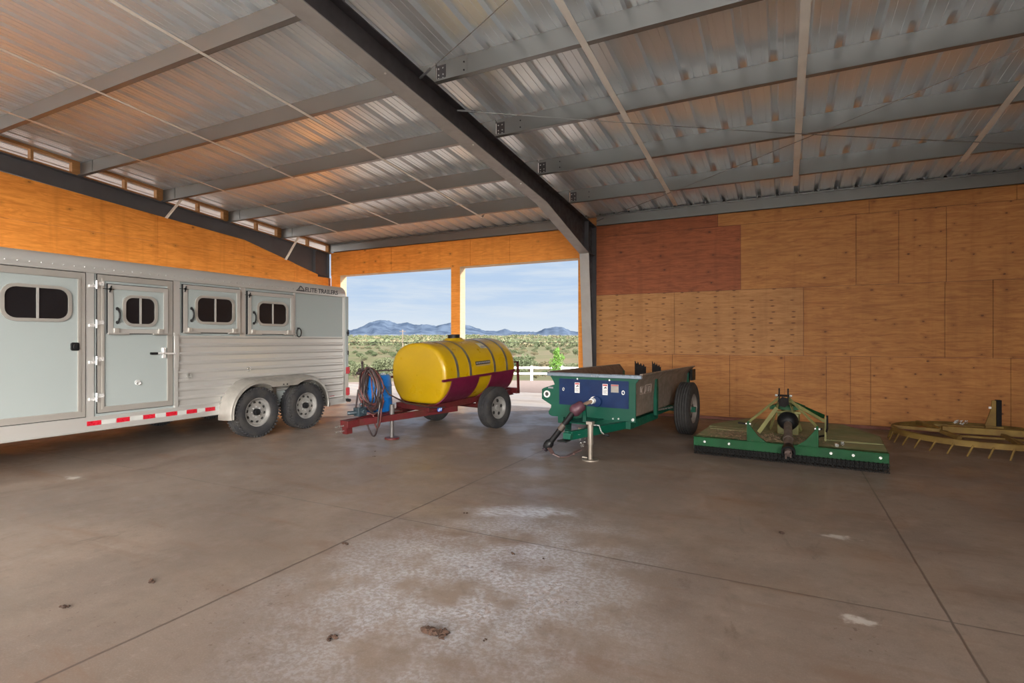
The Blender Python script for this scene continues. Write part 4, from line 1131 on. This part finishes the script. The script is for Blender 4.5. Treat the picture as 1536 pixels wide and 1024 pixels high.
b = MB(); b.prism([(-.22,.60), (-.16,.62), (.06,.66), (.20,.61), (.20,.57), (-.22,.56)], 'y', .74, .98); b.beam((.06,.70,.66), (.40,1.3,.44), .05, .05); CB(b, 'cross_plate', CGREEN, af)
b = MB(); b.box((-.13, .78, .225), (.13, 1.06, .52)); b.cyl((0, .92, .50), (0, .92, .58), .09, n=16); b.box((-.16, .76, .51), (.16, .80, .545))
gb = CB(b, 'gearbox', CYEL, bevel=.015)
CA = Vector((0, .78, .43)); CD = (Vector((.06, -.10, .17))-CA)
b = MB(); b.lathe([(0, .10), (.02, .125), (.05, .13), (.14, .095), (.16, .06)], CA, CD, 28); CB(b, 'cone_shield', BLACK, gb)
b = MB(); b.cyl(CA+CD.normalized()*.08, CA+CD*.95, .050, n=18); b.lathe([(0,.055),(.02,.062),(.05,.058)], CA+CD*.62, CD, 18); sh = CB(b, 'drive_shaft', SHAFT)
b = MB(); b.lathe([(-.05,.066),(.05,.078),(.07,.078),(.07,.055),(-.02,.045)], CA+CD*.96, CD, 20); CB(b, 'shaft_collar', BLACK, sh)
b = MB(); e_ = CA+CD*1.02; b.cyl(e_, e_+CD.normalized()*.05, .042, n=12); b.beam(e_+Vector((-.02,0,-.02)), e_+Vector((-.02,-.09,-.05)), .016, .05); b.beam(e_+Vector((.03,0,.0)), e_+Vector((.03,-.09,-.03)), .016, .05); CB(b, 'yoke', M('yoke_rust', (.14,.10,.09), .5, .4), sh)
b = MB(); b.tube([(.33,.62,.25), (.44,.50,.30), (.46,.42,.40), (.46,.44,.56)], .012, 6); b.cyl((.62,.32,.225),(.62,.32,.27),.02,n=8,mi=1); b.cyl((.56,.20,.225),(.56,.20,.26),.025,n=8,mi=1); CB(b, 'support_stand', [DARKP, BOLT])
# straw lying on the deck
b = MB(); rnd = random.Random(11)
FC = in_frame(BC)
for i in range(1500):
    if i < 900: x_ = rnd.gauss(.02, .24); y_ = rnd.gauss(.36, .18)
    elif i < 1350: x_ = rnd.gauss(-.62, .17); y_ = rnd.gauss(.35, .2)
    else: x_ = rnd.gauss(-.35, .10); y_ = rnd.gauss(.03, .05)
    if y_ < .0 or abs(x_) > 1.0 or y_ > 1.2: continue
    if abs(x_-.02) < .07 and y_ > .1: continue
    z_ = .232 + abs(rnd.gauss(0, .010)); a = rnd.uniform(0, 6.3); l = rnd.uniform(.02, .07); tz = rnd.uniform(-.004, .014)
    d_ = Vector((math.cos(a), math.sin(a), 0)); n_ = Vector((-d_.y, d_.x, 0))*.005; p = Vector((x_, y_, z_))
    b.add([p-n_, p+n_, p+d_*l+n_*.7+Vector((0,0,tz)), p+d_*l-n_*.7+Vector((0,0,tz+.002))], [(0,1,2,3)], 0)
b.xform(FC); tag(b.build('hay_litter', HAY), 'dry hay litter scattered on the brush cutter deck', 'hay', None, 'stuff')

# ------------------------------------------------------------------ yellow toothed ring rake by the right wall
RK = thing('ring_rake', (2.47, 9.78, 0), 'yellow round toothed rake lying flat at the back wall', 'rake')
def KB(b, name, mats, parent=RK, bevel=0): return b.build(name, mats, parent, bevel)
RR = 1.0
b = MB(); n = 72
ri = [(RR*math.cos(2*math.pi*k/n), RR*math.sin(2*math.pi*k/n)) for k in range(n)]
ro = [((RR+.012)*math.cos(2*math.pi*k/n), (RR+.012)*math.sin(2*math.pi*k/n)) for k in range(n)]
b.ring(ro, ri, 'z', .125, .20)
b.ring(ro, [(p[0]*.955, p[1]*.955) for p in ri], 'z', .194, .202)
rg = KB(b, 'ring', RINGY)
for k in range(32):
    a = 2*math.pi*(k+.5)/32
    if math.sin(a) > .55: continue
    d_ = Vector((math.cos(a), math.sin(a), 0)); t_ = Vector((-math.sin(a), math.cos(a), 0))
    b = MB(); p = d_*(RR+.01) + Vector((0,0,.15)); q = d_*(RR+.05) - t_*.06 + Vector((0,0,.004)); b.cyl(p, q, .012, .010, n=8); KB(b, 'tooth', RINGY)
b = MB(); b.beam((-.42, -.02, .215), (1.0, -.05, .215), .10, .09); b.beam((-.98, .12, .19), (-.42, -.02, .19), .05, .05); b.beam((-.42, .0, .20), (-.55, .82, .19), .05, .05); b.beam((-.42, -.03, .18), (-.30, -.40, .15), .06, .05); b.beam((.25,-.05,.18),(.20,-.96,.17),.05,.05)
b.beam((-.3, -.25, .16), (.98, -.30, .16), .05, .03)
KB(b, 'cross_beam', RINGY, bevel=.004)
b = MB(); b.prism([(.16,.24), (.30,.24), (.30,.62), (.245,.62), (.235,.50)], 'y', .35, .37, 0); b.box((.29, .32, .18), (.345, .40, .63), 1); b.box((.16,.30,.16),(.36,.42,.25),0); b.box((.205, .342, .50), (.235, .352, .53), 2)
KB(b, 'mast', [RINGY, DARKP, STICK_W])
b = MB(); b.beam((-.42, .42, .20), (.3, .36, .22), .06, .05); KB(b, 'rear_beam', RINGY)
# crumpled bright scrap on the rake
b = MB(); rnd = random.Random(5)
for k in range(26):
    p = Vector((2.47-.10+rnd.uniform(-.07,.07), 9.78+.42+rnd.uniform(-.04,.04), .235+rnd.uniform(.0,.05))); a = rnd.uniform(0,3); b.add([p, p+Vector((.03*math.cos(a), .02*math.sin(a), .012)), p+Vector((.02, .01, .025))], [(0,1,2)])
tag(b.build('wire_scrap', BOLT), 'crumpled shiny wire scrap lying on the yellow ring rake', 'scrap')

# ------------------------------------------------------------------ dirt clods on the floor
CL = [((-.01,4.65),.026,'single dark round clod on the floor right of centre'), ((-1.59,2.25),.055,'largest crumbled brown dirt clod in the foreground'), ((-2.02,1.98),.030,'small brown dirt clod left of the big crumbled one'), ((-2.88,2.96),.026,'dark dirt clod beside the long floor joint'),
      ((-1.47,3.38),.016,'tiny dirt clod on the pale residue near the cross joint'), ((-2.45,3.96),.016,'tiny dark clod at the edge of the bright sheen patch'), ((-3.61,1.55),.028,'flat dirt clod in the left foreground'), ((-1.33,2.33),.014,'tiny dirt crumb just right of the big clod'),
      ((-4.7,5.35),.020,'dark clod on the floor in front of the tank trailer jack'), ((-4.9,5.6),.016,'smaller clod behind the one before the tank trailer jack'), ((-1.7,3.35),.02,'dark clod at the cross joint on pale residue'), ((-3.5,1.95),.030,'long dirt smear clod in the left foreground beyond the flat one')]
for (xy, r, lab) in CL:
    b = MB(); rnd = random.Random(int(r*1e5)+int(xy[0]*100))
    for k in range(7 if r > .05 else 3):
        q = r*rnd.uniform(.25, .6)
        b.ball((xy[0]+rnd.gauss(0, r*.5), xy[1]+rnd.gauss(0, r*.35), q*.45), q, q*.8, q*.5, 9, 6)
    jit = {}
    for i_, p in enumerate(b.v):
        k_ = tuple(round(c_, 5) for c_ in p)
        if k_ not in jit: jit[k_] = Vector(p) + Vector((rnd.gauss(0, r*.11), rnd.gauss(0, r*.09), rnd.gauss(0, r*.06)))
        b.v[i_] = tuple(jit[k_])
    m_ = min(p[2] for p in b.v); b.v = [(p[0], p[1], p[2]-m_) for p in b.v]
    tag(b.build('dirt_clod', DIRT), lab, 'dirt clod', 'dirt clods on the slab')

# ------------------------------------------------------------------ outside
def lerp_tab(tab, x):
    if x <= tab[0][0]: return tab[0][1]
    for (a, va), (c_, vc) in zip(tab[:-1], tab[1:]):
        if x <= c_: return va + (vc-va)*(x-a)/(c_-a)
    return tab[-1][1]
ELEV = [(0,-.06), (17,-.06), (24,-.35), (42,-1.66), (60,-2.6), (100,-4.2), (180,-5.2), (300,-4.2), (600,-1.0), (1000,3.5), (1800,12), (2600,23), (4200,40)]
def hash2(i, j): 
    h = math.sin(i*127.1+j*311.7)*43758.5453; return h-math.floor(h)
def vnoise(x, y):
    i, j = math.floor(x), math.floor(y); u, v = x-i, y-j; u = u*u*(3-2*u); v = v*v*(3-2*v)
    return (hash2(i,j)*(1-u)+hash2(i+1,j)*u)*(1-v)+(hash2(i,j+1)*(1-u)+hash2(i+1,j+1)*u)*v
def gz(x, y):
    r = math.hypot(x, y)
    z = lerp_tab(ELEV, r)
    if r > 55: z += min(1, (r-55)/80)*((vnoise(x/60, y/60)-.5)*3.0 + (vnoise(x/170+9, y/170)-.5)*4)*(1 if r < 500 else 1.4)
    # low bare rise right of the small tree
    d = math.hypot((x+14)/24, (y-118)/18); z += 2.6*math.exp(-d*d)
    return z
b = MB(); rows = []
rs = [0, 6, 12, 17, 20, 24, 28, 33, 38, 42, 47, 53, 60, 68, 77, 88, 100, 115, 135, 160, 190, 230, 280, 340, 420, 520, 650, 820, 1050, 1350, 1750, 2250, 2900, 4200]
na = 160
for r in rs:
    rows.append([(r*math.sin(2*math.pi*k/na), r*math.cos(2*math.pi*k/na), gz(r*math.sin(2*math.pi*k/na), r*math.cos(2*math.pi*k/na))) for k in range(na+1)])
b.grid(rows)
tag(b.build('ground', GROUND), 'gravel yard and dry scrub plain outside', None, None, 'structure')
# mountains
YAW = R(26.85)
PROF = [(300,497),(420,496),(500,497),(520,496),(536,493),(549,486),(560,481.5),(572,480),(585,481),(596,485),(612,483.5),(622,487),(640,486),(655,488.5),(668,485),(676,484),(690,487),(702,487.5),(716,492),(728,496),(745,496),(757,493),(770,497),(790,497.5),(806,497.5),(818,492),(826,491.5),(836,489.5),(846,491),(856,496),(870,497.5),(920,495),(1000,496)]
b = MB(); rows = []
layers = [(2450, 0.0), (2560, .16), (2680, .42), (2800, .70), (2900, .92), (2960, 1.0), (3040, .86), (3160, .5), (3350, 0)]
us = [300 + 700*k/350 for k in range(351)]
for li, (r, fr_) in enumerate(layers):
    row = []
    for u in us:
        v = lerp_tab(PROF, u); t = (u-768)/804; be = math.atan(t) - YAW
        dd = 2960*math.cos(math.atan(t))
        zt = 1.5+(510-v)*dd/804 + (vnoise(u/3.1, 3)-.5)*4
        base = 14
        f = fr_
        if 0 < fr_ < 1: f = min(1, max(0, fr_ + (vnoise(u/9+li*.35, li*.8)-.5)*.42*math.sin(math.pi*fr_)**.5))
        row.append((r*math.sin(be), r*math.cos(be), base + (zt-base)*f))
    rows.append(row)
b.grid(rows)
tag(b.build('mountain_range', MTN), 'haze-tinted blue mountain range on the horizon seen through the opening', 'mountains', None, 'structure')

# shrubs
def leaf_blob(b, c, rx, rz, n, size, rnd, mi=0):
    for i in range(n):
        u = rnd.uniform(-1, 1); t = rnd.uniform(0, 6.283); q = math.sqrt(1-u*u); rr = rnd.uniform(.55, 1.05)
        p = Vector((c[0]+rx*rr*q*math.cos(t), c[1]+rx*rr*q*math.sin(t), c[2]+rz*rr*u))
        a = Vector((rnd.gauss(0,1), rnd.gauss(0,1), rnd.gauss(0,1))).normalized(); e = a.orthogonal().normalized()*size*rnd.uniform(.6,1.3); g = a.cross(e)*.7
        b.add([p-e, p-g, p+e, p+g], [(0,1,2,3)], mi)
def shrub_mesh(seed, mats, stem=True):
    rnd = random.Random(seed); b = MB()
    for k in range(6):
        a = rnd.uniform(0, 6.28); q = rnd.uniform(.0, .55)
        leaf_blob(b, (q*math.cos(a), q*math.sin(a), rnd.uniform(.45, .85)), rnd.uniform(.32,.5), rnd.uniform(.24,.36), 330, .055, rnd)
    return b
SHR = []
protos = []
for i, lm in enumerate((LEAF_A, LEAF_B, LEAF_C, LEAF_B, LEAF_A)):
    protos.append((shrub_mesh(20+i, None), lm, [(0,.0)]))
rnd = random.Random(42)
first = {}
LABS = {0: 'pale sage green bush on the scrub plain', 1: 'darker olive green bush on the scrub plain', 2: 'straw coloured dry bush on the scrub plain', 3: 'darker olive green bush on the scrub plain', 4: 'pale sage green bush on the scrub plain'}
def add_shrub(x, y, s, k, hz=1.0, label=None, group=None):
    if k not in first:
        bb, lm, _ = protos[k]
        o = bb.build('desert_bush', lm); 
        tr = MB()
        for q in range(4): tr.cyl((0,0,-.05), (.25*math.cos(q*1.6), .25*math.sin(q*1.6), .5), .03, .02, n=5)
        st = tr.build('stem', BARK, o); st.location = (0,0,-o.location.z)
        o['_z'] = o.location.z
        first[k] = o
    else:
        o = first[k]
        c_ = o.copy(); COL.objects.link(c_)
        for chd in list(o.children):
            d_ = chd.copy(); COL.objects.link(d_); d_.parent = c_
        o = c_
    z0 = first[k]['_z']
    o.scale = (s, s, s*hz); o.rotation_euler = (0, 0, rnd.uniform(0, 6.28)); o.location = (x, y, gz(x, y)+z0*s*hz-.04*s)
    tag(o, label or LABS[k], 'bush', group or {0:'sage green bushes on the plain',1:'olive green bushes on the plain',2:'dry straw bushes on the plain',3:'olive green bushes on the plain',4:'sage green bushes on the plain'}[k])
    return o
def at(u, d):
    t = (u-768)/804; s_, c_ = math.sin(YAW), math.cos(YAW)
    return (d*(-s_+t*c_), d*(c_+t*s_))
# named big ones
x_, y_ = at(780, 76); add_shrub(x_, y_, 2.7, 1, 1.0, 'tall rounded green bush just beyond the white fence, right of the tank')
x_, y_ = at(533, 62); add_shrub(x_, y_, 2.0, 4, .9, 'pale bush beside the trailer rear corner, seen past the hoses')
x_, y_ = at(577, 70); add_shrub(x_, y_, 2.4, 0, .95, 'pale green bush left of the yellow tank')
PLACED = [at(780, 76)+(2.7,), at(533, 62)+(2.0,), at(577, 70)+(2.4,)]
cnt = 0
while cnt < 275:
    d = 50*(6.0**rnd.random()); u = rnd.uniform(500, 895)
    if rnd.random() < .25 and not (505 < u < 890): continue
    if 812 < u < 890 and 95 < d < 135: continue
    x_, y_ = at(u, d)
    s = rnd.uniform(.8, 2.0)*(1 if d > 70 else .6)
    if any((x_-a)**2+(y_-c_)**2 < (1.02*(s+q))**2 for (a, c_, q) in PLACED): continue
    PLACED.append((x_, y_, s))
    k = rnd.choice((0,0,1,2,3,4,1,2)); s_old = rnd.uniform(.7, 1.9)*(1 if d > 70 else .6)
    add_shrub(x_, y_, s, k, rnd.uniform(.65, 1.0)); cnt += 1
for o in list(first.values()): del o['_z']
for o in COL.objects:
    if '_z' in o.keys(): del o['_z']
# far scrub nobody could count
b = MB(); rnd = random.Random(77)
for i in range(3200):
    d = 325*(6.0**rnd.random()); u = rnd.uniform(440, 960); x_, y_ = at(u, d); s = rnd.uniform(1.2, 3.4)*(1+d/1500)
    z_ = gz(x_, y_); leaf_blob(b, (x_, y_, z_+.42*s), s, .5*s, 24, .30*s, rnd, rnd.choice((0,1,1,2)))
tag(b.build('distant_scrub', [LEAF_A, LEAF_B, LEAF_C]), 'countless distant scrub bushes below the mountains', 'scrub', None, 'stuff')
# small bright tree by the fence
x_, y_ = at(834, 38); zt = gz(x_, y_)
tr = thing('young_tree', (x_, y_, zt), 'young bright green tree standing before the white fence', 'tree')
b = MB(); b.cyl((0,0,-.05), (0,0,1.3), .045, .025, n=8); b.cyl((0,0,.8), (.2,.1,1.5), .02, .01, n=6); b.build('trunk', BARK, tr)
b = MB(); rnd = random.Random(4)
for k in range(16): leaf_blob(b, (rnd.gauss(0,.20), rnd.gauss(0,.20), .65+k*.10), .40-.016*k, .24, 110, .055, rnd)
b.build('crown', LEAF_T, tr)
# white rail fence
fe_ = None
pts = [at(u, 42+(.5 if u > 800 else 0)) for u in (705, 751, 797.5, 843, 888)]
fe_ = thing('rail_fence', (pts[2][0], pts[2][1], gz(*pts[2])), 'white two rail fence beyond the gravel yard', 'fence')
for p in pts:
    z = gz(*p); b = MB(); b.box((p[0]-.075, p[1]-.075, z-.1), (p[0]+.075, p[1]+.075, z+1.12)); b.prism([(p[0]-.09, z+1.12), (p[0]+.09, z+1.12), (p[0], z+1.17)], 'y', p[1]-.09, p[1]+.09); b.build('post', WHITEF, fe_, world=True)
for h in (1.0, .55):
    b = MB()
    for p, q in zip(pts[:-1], pts[1:]): b.beam((p[0], p[1], gz(*p)+h), (q[0], q[1], gz(*q)+h), .05, .15)
    b.build('rail', WHITEF, fe_, world=True)
# power line and pole
x_, y_ = at(604, 130); z0 = gz(x_, y_)
pl = thing('utility_pole', (x_, y_, z0), 'slim utility pole standing far out on the plain', 'pole')
b = MB(); b.cyl((0,0,-.3), (0,0,7.2), .12, .09, n=8); b.build('shaft', WOODP, pl); b = MB(); b.box((-.9,-.05,6.7), (.9,.05,6.85)); b.build('crossarm', WOODP, pl)
p0 = Vector(at(470, 118)+(1.25,)); p1 = Vector(at(920, 118)+(1.2,))
b = MB(); b.tube([p0.lerp(p1, t/30)+Vector((0,0,-.25-.0*math.sin(math.pi*t/30))) for t in range(31)], .045, 5)
tag(b.build('power_line', BLACK), 'dark overhead power line crossing the plain', 'power line')

# ------------------------------------------------------------------ world and light
SUND = Vector((.78*math.cos(R(30)), .63*math.cos(R(30)), math.sin(R(30)))).normalized()
w = bpy.data.worlds.new('sky'); SC.world = w; w.use_nodes = True
N = w.node_tree.nodes; L = w.node_tree.links
bg = N['Background']
tc = N.new('ShaderNodeTexCoord').outputs['Generated']
sep = N.new('ShaderNodeSeparateXYZ'); L.new(tc, sep.inputs[0])
el = sep.outputs[2]
base = mixc(N, L, mapr(N, L, el, .0, .10), (.73,.815,.90), (.50,.65,.86))
base = mixc(N, L, mapr(N, L, el, .10, .5), base, (.22,.40,.74))
cl = noise(N, L, mapping(N, L, tc, (2.2, 2.2, 26)), 1.6, 7, .6, .5)
cl2 = noise(N, L, mapping(N, L, tc, (5, 5, 40)), 2.0, 5, .6, .3)
cm = mth(N, L, 'ADD', mth(N, L, 'MULTIPLY', cl, .75), mth(N, L, 'MULTIPLY', cl2, .25))
base = mixc(N, L, mapr(N, L, cm, .40, .62, 0, .6), base, (.74,.81,.88))
# glow round the sun, and extra sky brightness added behind the viewer as fill
dt = N.new('ShaderNodeVectorMath'); dt.operation = 'DOT_PRODUCT'; L.new(tc, dt.inputs[0]); dt.inputs[1].default_value = SUND
glow = mapr(N, L, dt.outputs['Value'], .25, 1.0, 0, 1)
glow = mth(N, L, 'POWER', glow, 2.0)
SKY_GLOW, SKY_FILL, SKY_REAR = 3.0, 38.0, 6.3
d2 = N.new('ShaderNodeVectorMath'); d2.operation = 'DOT_PRODUCT'; L.new(tc, d2.inputs[0]); d2.inputs[1].default_value = Vector((.74, -.64, .07)).normalized()
side = mapr(N, L, d2.outputs['Value'], .72, .98, 0, SKY_FILL)   # bright lobe added behind right to fill the left wall
rear = mapr(N, L, sep.outputs[1], -.2, -.8, 0, SKY_REAR)
amt = mth(N, L, 'ADD', mth(N, L, 'MULTIPLY', glow, SKY_GLOW), mth(N, L, 'ADD', side, rear))
white = mixc(N, L, 1.0, (1.0,.95,.87), (1,1,1), 'MULTIPLY')
vm = N.new('ShaderNodeVectorMath'); vm.operation = 'SCALE'; L.new(white, vm.inputs[0]); L.new(amt, vm.inputs['Scale'])
add = N.new('ShaderNodeVectorMath'); add.operation = 'ADD'; L.new(base, add.inputs[0]); L.new(vm.outputs[0], add.inputs[1])
L.new(add.outputs[0], bg.inputs['Color']); bg.inputs['Strength'].default_value = 1.0
sd = bpy.data.lights.new('sun', 'SUN'); sd.energy = 6.5; sd.color = (1, .93, .82); sd.angle = R(.7)
so = bpy.data.objects.new('sun', sd); COL.objects.link(so); so.location = (20, 20, 20)
so.rotation_euler = (-SUND).to_track_quat('-Z', 'Y').to_euler()

# light portals in the two openings: they give no light, they only tell Cycles where the sky comes in
for (nm, loc, rot, sx, sy) in (('rear_portal', ((REAR_X-11.2)/2, -3.99, 2.17), (R(90), 0, 0), REAR_X+11.2, 4.35), ('front_portal', (-7.3, 11.06, 1.62), (R(-90), 0, 0), 7.4, 3.25)):
    pd = bpy.data.lights.new(nm, 'AREA'); pd.shape = 'RECTANGLE'; pd.size = sx; pd.size_y = sy; pd.cycles.is_portal = True
    po = bpy.data.objects.new(nm, pd); COL.objects.link(po); po.location = loc; po.rotation_euler = rot

# ------------------------------------------------------------------ camera
cd = bpy.data.cameras.new('camera'); cd.sensor_width = 36; cd.lens = 804/1536*36; cd.shift_y = -2/1536; cd.clip_end = 9000; cd.clip_start = .05
co = bpy.data.objects.new('camera', cd); COL.objects.link(co)
co.location = (0, 0, 1.5); co.rotation_euler = (R(90), 0, YAW)
SC.camera = co
vs_ = SC.view_settings; vs_.view_transform = 'Standard'; vs_.look = 'None'; vs_.exposure = 0.0; vs_.gamma = 1; vs_.use_curve_mapping = False
SC.cycles.max_bounces = 10; SC.cycles.diffuse_bounces = 6; SC.cycles.glossy_bounces = 5; SC.cycles.sample_clamp_indirect = 3; SC.cycles.blur_glossy = 2.0
SC.cycles.use_denoising = True
